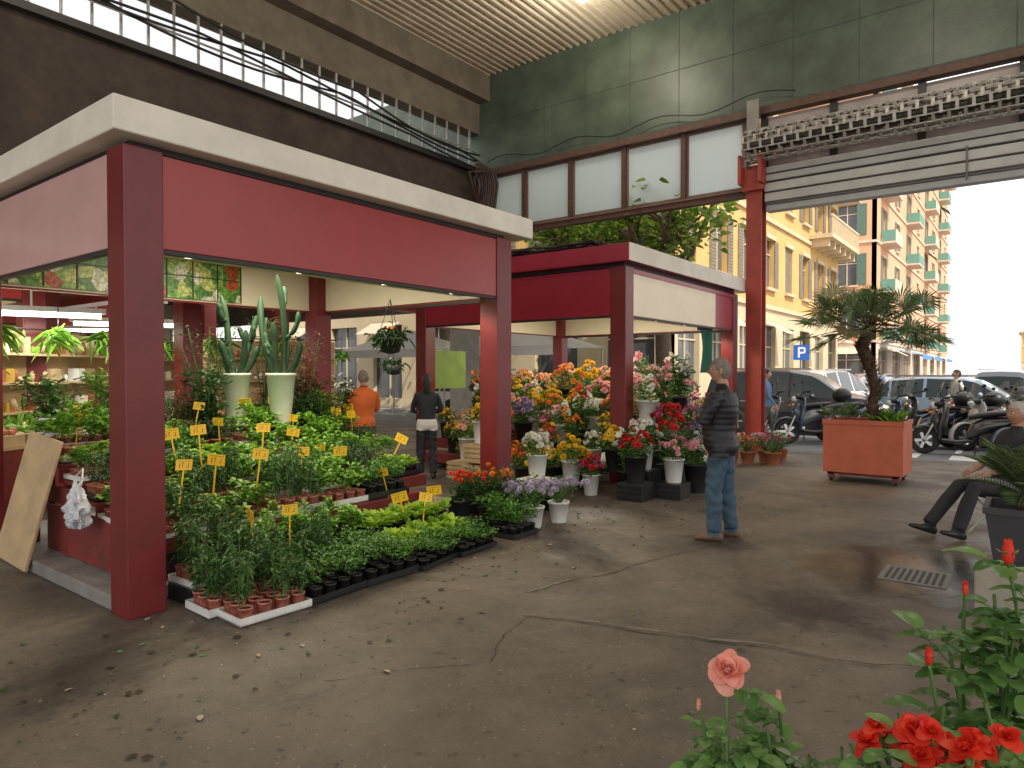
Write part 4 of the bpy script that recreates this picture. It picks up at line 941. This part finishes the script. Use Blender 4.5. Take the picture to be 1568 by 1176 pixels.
g=MB(); g.box(-.7,.35,.85,1.65,.34,.38,0)
for x in (-.65,.26):
    for y in (.9,1.58): g.box(x,x+.05,y,y+.05,0,.34,0)
g.obj('plant_table',[M_wood],bevel=.004)
# ---------------------------------------------------------------- vehicles
M_tyre=mat('tyre',(.02,.02,.02),.85,.2,20); M_alloy=mat('alloy',(.45,.45,.46),.3,.1,metal=.8); M_glass=mat('car_glass',(.03,.04,.045),.06,.05,coat=.5)
M_lamp=mat('lamp_lens',(.7,.7,.68),.1,.1,coat=1); M_tail=mat('tail_lens',(.5,.02,.02),.15,.1,coat=1); M_plate=mat('number_plate',(.75,.75,.7),.5,.05)
def wheel(g,x,y,r,w,mt=1,ma=2,n=24):
    prof=[(r*.62,-w/2),(r*.92,-w/2),(r,-w*.3),(r,w*.3),(r*.92,w/2),(r*.62,w/2),(r*.58,w*.3),(r*.58,-w*.3)]
    rs=[[V((x+math.cos(2*math.pi*k/n)*a,y+b,r+math.sin(2*math.pi*k/n)*a)) for k in range(n)] for a,b in prof+[prof[0]]]; g.rings(rs,mt,True,False)
    for sg in (-1,1):
        for k in range(5):
            a=2*math.pi*k/5; M=Matrix.Translation((x,y+sg*w*.36,r))@Matrix.Rotation(-a,4,'Y'); g.box(0,r*.62,-.012,.012,-.03*r/.3,.03*r/.3,ma,M=M)
        g.tube([(x,y+sg*w*.3,r),(x,y+sg*w*.42,r)],r*.16,10,ma)
def car(name,loc,rot,paint,kind='mpv'):
    E=empty(name,loc,rot)
    if kind=='mpv': st=[(-2.10,.62,.9),(-2.12,.98,.96),(-2.02,1.45,.98),(-1.85,1.60,1),(-1.78,1.61,1),(-1.0,1.66,1),(-.92,1.66,1),(.0,1.65,1),(.08,1.64,1),(.55,1.55,1),(.72,1.46,1),(1.28,1.06,1),(1.75,.95,.97),(2.0,.80,.9),(2.12,.6,.82)]
    else: st=[(-1.95,.6,.88),(-1.98,.92,.94),(-1.86,1.25,.97),(-1.62,1.40,1),(-1.55,1.41,1),(-.75,1.47,1),(-.67,1.47,1),(.1,1.45,1),(.18,1.44,1),(.45,1.38,1),(.6,1.30,1),(1.15,.96,1),(1.6,.86,.97),(1.9,.74,.9),(2.0,.55,.82)]
    W=.86; belt=.96 if kind=='mpv' else .9; n=len(st); g=MB(); vs=[]
    for x,zt,wf in st:
        w=W*wf; zb=.24; zz=min(zt,belt); up=max(0,zt-belt); wt=w*(1-.26*min(1,up/.6))
        sec=[(0,zb),(w*.9,zb),(w,zb+.14),(w*1.01,(zb+zz)/2),(w*.97,zz),(wt*.96+.02 if up else w*.9,zt-.05 if up else zt-.01),(wt*.8,zt),(0,zt+.02)]
        vs+= [V((x,y,z)) for y,z in sec]+[V((x,-y,z)) for y,z in sec[-2:0:-1]]
    m=14; pill={3,5,7}
    for i in range(n-1):
        for k in range(m):
            k2=(k+1)%m; mi=0
            up=st[i][1]>belt+.15 and st[i+1][1]>belt+.15
            if k in (4,9) and (up or st[i+1][1]>belt+.3 and i>2 or i==10 or i==9): mi=3 if i not in pill and 1<i<11 else 0
            if k in (5,6,7,8) and i==10: mi=3
            if k in (5,6,7,8) and i==1: mi=3
            if k in (0,13,1,12): mi=4
            g.add([vs[i*m+k],vs[i*m+k2],vs[(i+1)*m+k2],vs[(i+1)*m+k]],[(0,3,2,1)],mi,mi==0)
    g.add([vs[j] for j in range(m)],[tuple(range(m))],0); g.add([vs[(n-1)*m+j] for j in range(m)],[tuple(range(m))[::-1]],0)
    xf=st[-1][0]; xr=st[0][0]; wb=1.28
    for x in (-wb,wb):
        for s in (1,-1):
            g.tube([(x,s*(W+.012),.33),(x,s*(W-.05),.33)],.39,24,4); wheel(g,x,s*(W-.07),.315,.2,1,2)
    for s in (1,-1):
        g.ell((xf-.10,s*.62,.68),.14,.17,.09,5); g.box(xr-.04,xr+.08,s*.70-.08,s*.70+.08,.72,1.05,6)
        g.ell((.62,s*.98,1.0),.07,.10,.07,0)
        for x in (-.9,.05): g.box(x-.006,x+.006,s*W*1.0,s*W*1.015,.4,.9,4); g.box(x-.28,x-.12,s*W*.985,s*W*1.03,.83,.86,2)
    g.box(xf-.02,xf+.03,-.5,.5,.34,.5,4); g.box(xf+.03,xf+.04,-.26,.26,.38,.49,7); g.box(xr-.05,xr-.02,-.26,.26,.55,.66,7)
    g.box(-1.7,.3,-.62,-.59,st[5][1]+.0,st[5][1]+.05,2); g.box(-1.7,.3,.59,.62,st[5][1]+.0,st[5][1]+.05,2)
    g.obj('car_body',[paint,M_tyre,M_alloy,M_glass,M_black,M_lamp,M_tail,M_plate],E)
    return E
def paint(n,c,me=0): return mat('car_paint_'+n,c,.3,.04,2,coat=1,metal=me)
car('parked_car',(-5.0,18.9,0),rad(3),paint('black',(.012,.012,.018)),'mpv')
car('parked_car',(-1.6,22.8,0),rad(-6),paint('silverblue',(.20,.27,.36),.3),'hatch')
car('parked_car',(-5.6,25.5,0),rad(80),paint('white',(.65,.65,.66)),'mpv')
car('parked_car',(2.8,24.5,0),rad(170),paint('grey',(.25,.26,.28),.3),'hatch')
car('parked_car',(-6.2,32,0),rad(90),paint('red',(.35,.03,.03)),'hatch')
car('parked_car',(-6.2,38,0),rad(90),paint('blue',(.05,.10,.25)),'hatch')
car('parked_car',(-.5,29,0),rad(80),paint('dark',(.04,.045,.06)),'mpv')
car('parked_car',(-14,17.6,0),rad(2),paint('white2',(.7,.7,.7)),'mpv')
car('parked_car',(-9.6,17.9,0),rad(2),paint('white3',(.72,.72,.72)),'mpv')
def scootmesh(paint,box=False,screen=True):
    g=MB()
    wheel(g,-.62,0,.24,.12,1,2,20); wheel(g,.66,0,.25,.11,1,2,20)
    def loft(L,mi):
        g.rings([[V((x,math.cos(q)*w,z+math.sin(q)*h)) for q in [2*math.pi*k/14 for k in range(14)]] for x,z,w,h in L],mi)
    loft([(-.95,.72,.03,.03),(-.85,.68,.11,.07),(-.6,.60,.17,.13),(-.3,.54,.18,.17),(-.1,.45,.15,.16),(-.02,.36,.12,.08)],0)
    loft([(-.82,.78,.08,.03),(-.7,.80,.14,.05),(-.4,.77,.15,.06),(-.2,.74,.13,.06),(-.05,.70,.08,.05)],3)
    loft([(-.1,.27,.15,.04),(.15,.24,.17,.035),(.38,.26,.16,.04)],3)
    g.rings([[V((x+.04*math.cos(q)-.0,math.sin(q)*w,z)) for q in [2*math.pi*k/14 for k in range(14)]] for x,z,w in ((.42,.28,.15),(.42,.45,.20),(.38,.65,.22),(.34,.82,.19),(.33,.93,.10))],0)
    g.ell((.46,0,.62),.10,.13,.2,0,14,8); g.ell((.50,0,.90),.06,.09,.06,5,12,8)
    loft([(.38,.92,.10,.03),(.42,.95,.16,.06),(.50,.92,.10,.05)],3)
    g.rings([[V((.66+math.cos(a)*rr,yy,.25+math.sin(a)*rr)) for (rr,yy) in ((.27,-.08),(.30,-.04),(.30,.04),(.27,.08))] for a in [rad(-10+20*k) for k in range(9)]],0,True,False)
    for s in (1,-1):
        g.tube([(.66,s*.08,.25),(.52,s*.08,.55),(.42,s*.05,.8)],.02,8,2); g.tube([(.40,s*.05,.98),(.36,s*.2,1.03),(.30,s*.34,1.03)],.013,8,4); g.tube([(.34,s*.24,1.03),(.28,s*.36,1.03)],.02,8,3)
        g.tube([(.38,s*.2,1.03),(.42,s*.26,1.18)],.006,6,4); g.ell((.42,s*.27,1.22),.015,.06,.035,3,10,6)
        g.tube([(-.62,s*.1,.24),(-.68,s*.12,.6)],.022,8,2)
        g.ell((.56,s*.12,.78),.03,.025,.02,7,8,5)
    g.tube([(-.25,-.14,.22),(-.55,-.17,.24),(-.9,-.17,.33)],[.03,.05,.055],10,2)
    g.box(-.5,-.2,-.10,.10,.18,.42,4); g.box(-.96,-.90,-.08,.08,.60,.68,6); g.box(-1.0,-.985,-.09,.09,.38,.52,8); g.tube([(-.9,0,.62),(-.99,0,.42)],.02,6,3)
    g.tube([(-.15,.1,.25),(-.12,.2,.01)],.012,6,4)
    if box: g.ell((-.92,0,.98),.19,.21,.16,3,14,9); g.box(-.98,-.7,-.1,.1,.80,.84,4)
    if screen:
        rs=[]
        for z,w,x in ((.95,.14,.48),(1.12,.17,.42),(1.28,.15,.35),(1.36,.08,.32)): rs.append([V((x+.03*math.cos(q*1.2),w*q,z)) for q in (-1,-.5,0,.5,1)])
        g.add([p for r in rs for p in r],[(j*5+k,j*5+k+1,(j+1)*5+k+1,(j+1)*5+k) for j in range(3) for k in range(4)],9,True)
    return g.mesh('scooter',[paint,M_tyre,M_alloy,M_black,M_dark,M_lamp,M_tail,M_ind,M_plate,M_scr])
M_ind=mat('indicator',(.8,.3,.02),.2); M_scr=glassmat('windscreen',(.8,.85,.85),.05,.65)
sp=[paint('s1',(.03,.05,.10)),paint('s2',(.25,.27,.3),.4),paint('s3',(.02,.02,.022)),paint('s4',(.10,.02,.02)),paint('s5',(.5,.5,.5))]
cache={}
R.seed(8)
for i,(x,y,r_,pi,bx) in enumerate([(-3.7,16.2,35,0,False),(-4.35,16.6,30,1,True),(-1.95,16.9,35,0,True),(-1.2,17.0,40,2,True),(-.5,17.1,35,4,False),(.2,17.0,42,0,True),(.9,17.2,38,1,False),(-1.0,15.7,15,2,True),(1.6,17.2,35,3,True),(2.3,17.3,35,2,False),(-.1,18.9,40,1,True),(-1.0,19.0,35,3,True),(.8,19.0,45,0,True),(1.6,19.2,35,2,True),(-1.9,18.9,40,2,False),(.35,15.8,25,0,True)]):
    key=(pi,bx,i%3!=0)
    if key not in cache: cache[key]=scootmesh(sp[pi],bx,i%3!=0)
    E=inst(cache[key],'parked_scooter',(x,y,0),rad(r_+180+R.uniform(-8,8)),R.uniform(1.02,1.12)); E.rotation_euler[0]=rad(6)
# ---------------------------------------------------------------- trees
M_bark=mat('bark',(.16,.12,.085),.9,.3,12,.5,30)
def tree(name,loc,h,cr,seed,nl=5200,tr_=.16,ls=.16):
    R.seed(seed); E=empty(name,loc); g=MB(); tips=[]
    def br(p,d,l,r,dep):
        P=[p.copy()]; q=p.copy()
        for i in range(5): q=q+d*l/5; d=(d+V((R.gauss(0,.16),R.gauss(0,.16),R.gauss(0.02,.09)))).normalized(); P.append(q.copy())
        g.tube(P,[r*(1-.09*i) for i in range(6)],7,0,False)
        if dep==0: tips.append(P); return
        for k in range(4 if dep==2 else 3):
            nd=(d+rdir(R.uniform(-.1,.7))*1.1).normalized(); br(P[R.choice((3,4,5))],nd,l*R.uniform(.55,.8),r*.55,dep-1)
    g.tube([(0,0,-.05),(.03,.02,h*.25),(-.03,0,h*.5)],[tr_*1.25,tr_,tr_*.9],10,0,False)
    for k in range(5): br(V((-.03,0,h*.48)),rdir(R.uniform(.3,1.3)),cr*.8,tr_*.6,2)
    cl=[R.choice(R.choice(tips))+V((R.gauss(0,.25),R.gauss(0,.25),R.gauss(0,.2))) for i in range(int(nl/40))]
    for c in cl:
        for j in range(40):
            p=c+V((R.gauss(0,.26),R.gauss(0,.26),R.gauss(0,.2)))
            g.leaf(p,rdir(R.uniform(-.6,.5)),rdir(1.4),ls*R.uniform(.6,1.2),ls*.75,1,.2)
    g.obj('tree',[M_bark,LF['tree']],E)
tree('plane_tree',(-7.7,16.6,0),7.6,2.1,1,2200,.22,.2); tree('plane_tree',(-11.2,17.0,0),7.6,2.3,2,2600,.22,.2); tree('plane_tree',(-16,17.2,0),6.8,2.4,3,2600,.2,.2)
# ---------------------------------------------------------------- buildings
M_yel=mat('yellow_stucco',(.68,.43,.16),.9,.1,1.2,.1,30,dirt=.3,dirtcol=(.45,.28,.14)); M_trim=mat('pale_trim',(.64,.52,.34),.8,.1,2); M_trimp=mat('peach_trim',(.74,.57,.43),.8,.1,2); M_peach=mat('peach_stucco',(.74,.42,.25),.9,.08,1,.1,30,dirt=.2,dirtcol=(.5,.3,.2))
M_gsh=mat('green_shutter',(.10,.17,.13),.6,.2,5); M_brs=mat('brown_shutter',(.25,.20,.14),.6,.2,5); M_wg=mat('window_glass',(.10,.11,.12),.1,.3,.7); M_roofd=mat('roof_tile',(.35,.16,.10),.85,.2,3)
M_grn=mat('green_railing_panel',(.14,.32,.26),.7,.1,3); M_blu=mat('blue_awning',(.10,.28,.55),.7,.08); M_beige=mat('beige_awning',(.55,.48,.36),.8,.1)
def facade(g,o,du,W,levels,nb,ww,lv=.12,bd=1.1):
    o=V(o); du=V(du).normalized(); n=V((du.y,-du.x,0))
    M=Matrix(((du.x,n.x,0,o.x),(du.y,n.y,0,o.y),(0,0,1,o.z),(0,0,0,1)))
    bx=lambda u0,u1,z0,z1,d0,d1,mi: g.box(u0,u1,d0,d1,z0,z1,mi,M=M)
    for (z0,z1,w0,w1,kind) in levels:
        wv=ww if kind!='shop' else W/nb*.62
        wm=0 if kind!='shop' else 1
        bx(0,W,z0,w0,-.3,0,wm); bx(0,W,w1,z1,-.3,0,wm)
        c=[W*(i+.5)/nb for i in range(nb)]; e=[0]
        for x in c: e+=[x-wv/2,x+wv/2]
        e.append(W)
        for a,b in zip(e[::2],e[1::2]): bx(a,b,w0,w1,-.3,0,wm)
        bx(0,W,z1-.12,z1+.06,.002,.10,1)
        for i,x in enumerate(c):
            bx(x-wv/2,x+wv/2,w0,w1,-.22,-.2,2); bx(x-.03,x+.03,w0,w1,-.198,-.15,1); bx(x-wv/2,x+wv/2,w0+(w1-w0)*.7,w0+(w1-w0)*.7+.05,-.198,-.155,1)
            if kind!='shop':
                bx(x-wv/2-.12,x+wv/2+.12,w0-.12,w0,.002,.16,1); bx(x-wv/2-.1,x+wv/2+.1,w1,w1+.18,.002,.08,1)
                op=(i*7+int(z0))%4
                for s in (1,-1):
                    if op==0: a0,a1=(x,x+wv/2) if s>0 else (x-wv/2,x); dd=-.1
                    else: a0,a1=(x+wv/2,x+wv) if s>0 else (x-wv,x-wv/2); dd=.01
                    bx(a0+.01,a1-.01,w0,w1,dd,dd+.035,3)
                    if lv:
                        for q in range(int((w1-w0)/lv)): bx(a0+.06,a1-.06,w0+.05+q*lv,w0+.05+lv*.45+q*lv,dd+.035,dd+.05,3)
            if kind=='balc' and i%2==0:
                u0,u1=x-wv*1.2,x+wv*1.2; bx(u0,u1,z0-.02,z0+.12,.103,bd,1); bx(u0,u1,z0+.12,z0+1.0,bd-.04,bd-.01,4 if (i//2+int(z0))%2==0 else 1); bx(u0,u0+.03,z0+.12,z0+1.0,.1,bd-.04,4); bx(u1-.03,u1,z0+.12,z0+1.0,.1,bd-.04,4)
                if (i+int(z0))%5==0: g.add([M@V((u0,.1,w1+.3)),M@V((u1,.1,w1+.3)),M@V((u1,bd,w1-.5)),M@V((u0,bd,w1-.5))],[(0,1,2,3)],4)
            if kind=='shop' and i%2:
                g.add([M@V((x-wv/2,.11,w1+.1)),M@V((x+wv/2,.11,w1+.1)),M@V((x+wv/2,1.0,w1-.4)),M@V((x-wv/2,1.0,w1-.4))],[(0,1,2,3)],5)
def building(name,x0,x1,y0,y1,levels,mw,msh,nbx,nby,ww=1.1,H=12,eave=.7,tm_=None,lv=.12,bd=1.1):
    tm_=tm_ or M_trim
    E=empty(name); g=MB(); facade(g,(x1,y0,0),(0,1,0),y1-y0,levels,nby,ww,lv,bd); facade(g,(x0,y0,0),(1,0,0),x1-x0,levels,nbx,ww,lv,bd)
    g.obj('facades',[mw,tm_,M_wg,msh,M_grn,M_beige],E)
    g=MB(); g.box(x0+.3,x1-.3,y0+.3,y1,0,H-.02,0); g.obj('core',[mw],E)
    g=MB(); g.box(x0-eave,x1+eave,y0-eave,y1+eave,H,H+.25,0)
    n=int((y1-y0)/.9)
    for i in range(n): g.box(x1+.01,x1+eave*.8,y0+i*.9,y0+i*.9+.2,H-.35,H-.002,0)
    n=int((x1-x0)/.9)
    for i in range(n): g.box(x0+i*.9,x0+i*.9+.2,y0-eave*.8,y0-.01,H-.35,H-.002,0)
    cx,cy=(x0+x1)/2,(y0+y1)/2
    g.add([(x0-eave,y0-eave,H+.25),(x1+eave,y0-eave,H+.25),(x1+eave,y1+eave,H+.25),(x0-eave,y1+eave,H+.25),(cx,cy-2,H+2.2),(cx,cy+2,H+2.2)],[(0,1,4),(1,2,5,4),(2,3,5),(3,0,4,5)],1)
    g.obj('roof',[tm_,M_roofd],E); return E
building('yellow_building',-32,-9,20,43,[(0,4.4,.5,3.6,'shop'),(4.4,8.1,5.2,7.3,'w'),(8.1,11.4,8.9,10.8,'w')],M_yel,M_brs,8,8,1.15,11.4,1.0)
g=MB(); g.box(-9,-7.9,36.5,43,8.3,8.5,0); g.box(-8.0,-7.9,36.5,43,9.35,9.45,0)
for i in range(26): g.box(-7.98,-7.92,36.6+i*.25,36.68+i*.25,8.5,9.35,0)
for i in range(6): g.box(-9,-8.1,36.7+i*1.2,36.9+i*1.2,7.9,8.299,0)
g.obj('stone_balcony',[M_trim])
lv=[(0,4,.5,3.4,'shop')]+[(4+i*3.8,4+(i+1)*3.8,4.5+i*3.8,6.9+i*3.8,'balc') for i in range(6)]
building('peach_apartment_building',-34,-9.5,58,112,lv,M_peach,M_gsh,6,8,1.4,26.8,.9,M_trimp,0,1.1)
lv=[(0,4,.5,3.4,'shop')]+[(4+i*3.2,4+(i+1)*3.2,4.8+i*3.2,6.5+i*3.2,'w') for i in range(2)]
building('distant_house',-2,20,190,205,lv,M_yel,M_gsh,7,3,1.1,10.4,.5,None,0)
g=MB()
for y in (60,68,78): g.add([(-9.4,y,3.6),(-9.4,y+6,3.6),(-6.6,y+6,2.9),(-6.6,y,2.9)],[(0,1,2,3)],0); g.add([(-6.6,y,2.9),(-6.6,y+6,2.9),(-6.6,y+6,2.6),(-6.6,y,2.6)],[(0,1,2,3)],0)
g.obj('shop_awning',[M_blu])
for cx_ in (-16.2,-11.6):  # second canopy is added as white stand-in for overexposed brightness behind the far kiosk
    E=empty('white_canopy_and_brightness_stand_in',(cx_,15.7,0)); g=MB(); g.add([(-2,-1.2,2.3),(2,-1.2,2.3),(2,1.2,2.3),(-2,1.2,2.3),(0,0,3.0)],[(0,1,4),(1,2,4),(2,3,4),(3,0,4)],0)
    g.add([(-2,-1.2,2.05),(2,-1.2,2.05),(2,-1.2,2.3),(-2,-1.2,2.3)],[(0,1,2,3)],0)
    for a in (-1.95,1.95):
        for b in (-1.15,1.15): g.tube([(a,b,0),(a,b,2.3)],.025,8,1)
    g.obj('tent',[frosted('tent_fabric',(.85,.85,.84),.45),M_galv],E)
E=empty('parking_sign',(-6.75,26.4,.0),rad(15)); g=MB(); g.tube([(0,0,0),(0,0,2.75)],.03,8,0); g.box(-.27,.27,-.04,-.02,2.05,2.6,1)
for a,b,c,d in ((-.12,-.05,2.13,2.52),(-.05,.09,2.45,2.52),(-.05,.09,2.28,2.35),(.08,.14,2.3,2.5)): g.box(a,b,-.048,-.042,c,d,2)
g.obj('sign',[M_galv,mat('sign_blue',(.02,.12,.5),.4,.03),M_white],E)
for (x,y) in ((4.5,34),(6,85)):
    g=MB(); g.tube([(0,0,0),(0,0,6.5),(.3,0,7.0),(1,0,7.1)],[.09,.06,.05,.04],8,0); g.ell((1.1,0,7.05),.3,.12,.07,1); g.obj('street_lamp',[M_dark,M_white],loc=(x,y,0))
tree('street_tree',(7.5,70,0),8,3,9,1200,.2,.4)
# ---------------------------------------------------------------- light, camera
el=50; az=116.6
W=bpy.data.worlds.new('World'); S.world=W; W.use_nodes=True; nt=W.node_tree; bg=nt.nodes['Background']
sk=nt.nodes.new('ShaderNodeTexSky'); sk.sky_type='NISHITA'; sk.sun_disc=False; sk.sun_elevation=rad(el); sk.sun_rotation=rad(az); sk.air_density=1.0; sk.dust_density=4; sk.ozone_density=1
hz=nt.nodes.new('ShaderNodeMixRGB'); hz.inputs[0].default_value=.85; hz.inputs[2].default_value=(11.3,11.0,10.6,1)   # bright warm haze over the blue sky
nt.links.new(sk.outputs[0],hz.inputs[1]); nt.links.new(hz.outputs[0],bg.inputs[0]); bg.inputs[1].default_value=.15
sv=V((math.sin(rad(az))*math.cos(rad(el)),math.cos(rad(az))*math.cos(rad(el)),math.sin(rad(el))))
l=bpy.data.lights.new('sun','SUN'); l.energy=4.5; l.angle=rad(.5); l.color=(1,.93,.82); so=bpy.data.objects.new('sun',l); S.collection.objects.link(so); so.rotation_euler=(-sv).to_track_quat('-Z','Y').to_euler()
cd=bpy.data.cameras.new('camera'); cd.lens=24.0; cd.sensor_width=36; cd.clip_end=2000; cd.clip_start=.05
co=bpy.data.objects.new('camera',cd); S.collection.objects.link(co); co.location=(0,0,1.6); co.rotation_euler=(rad(90-.99),0,rad(37.3)); S.camera=co
S.view_settings.view_transform='Standard'; S.view_settings.look='None'; S.view_settings.exposure=0
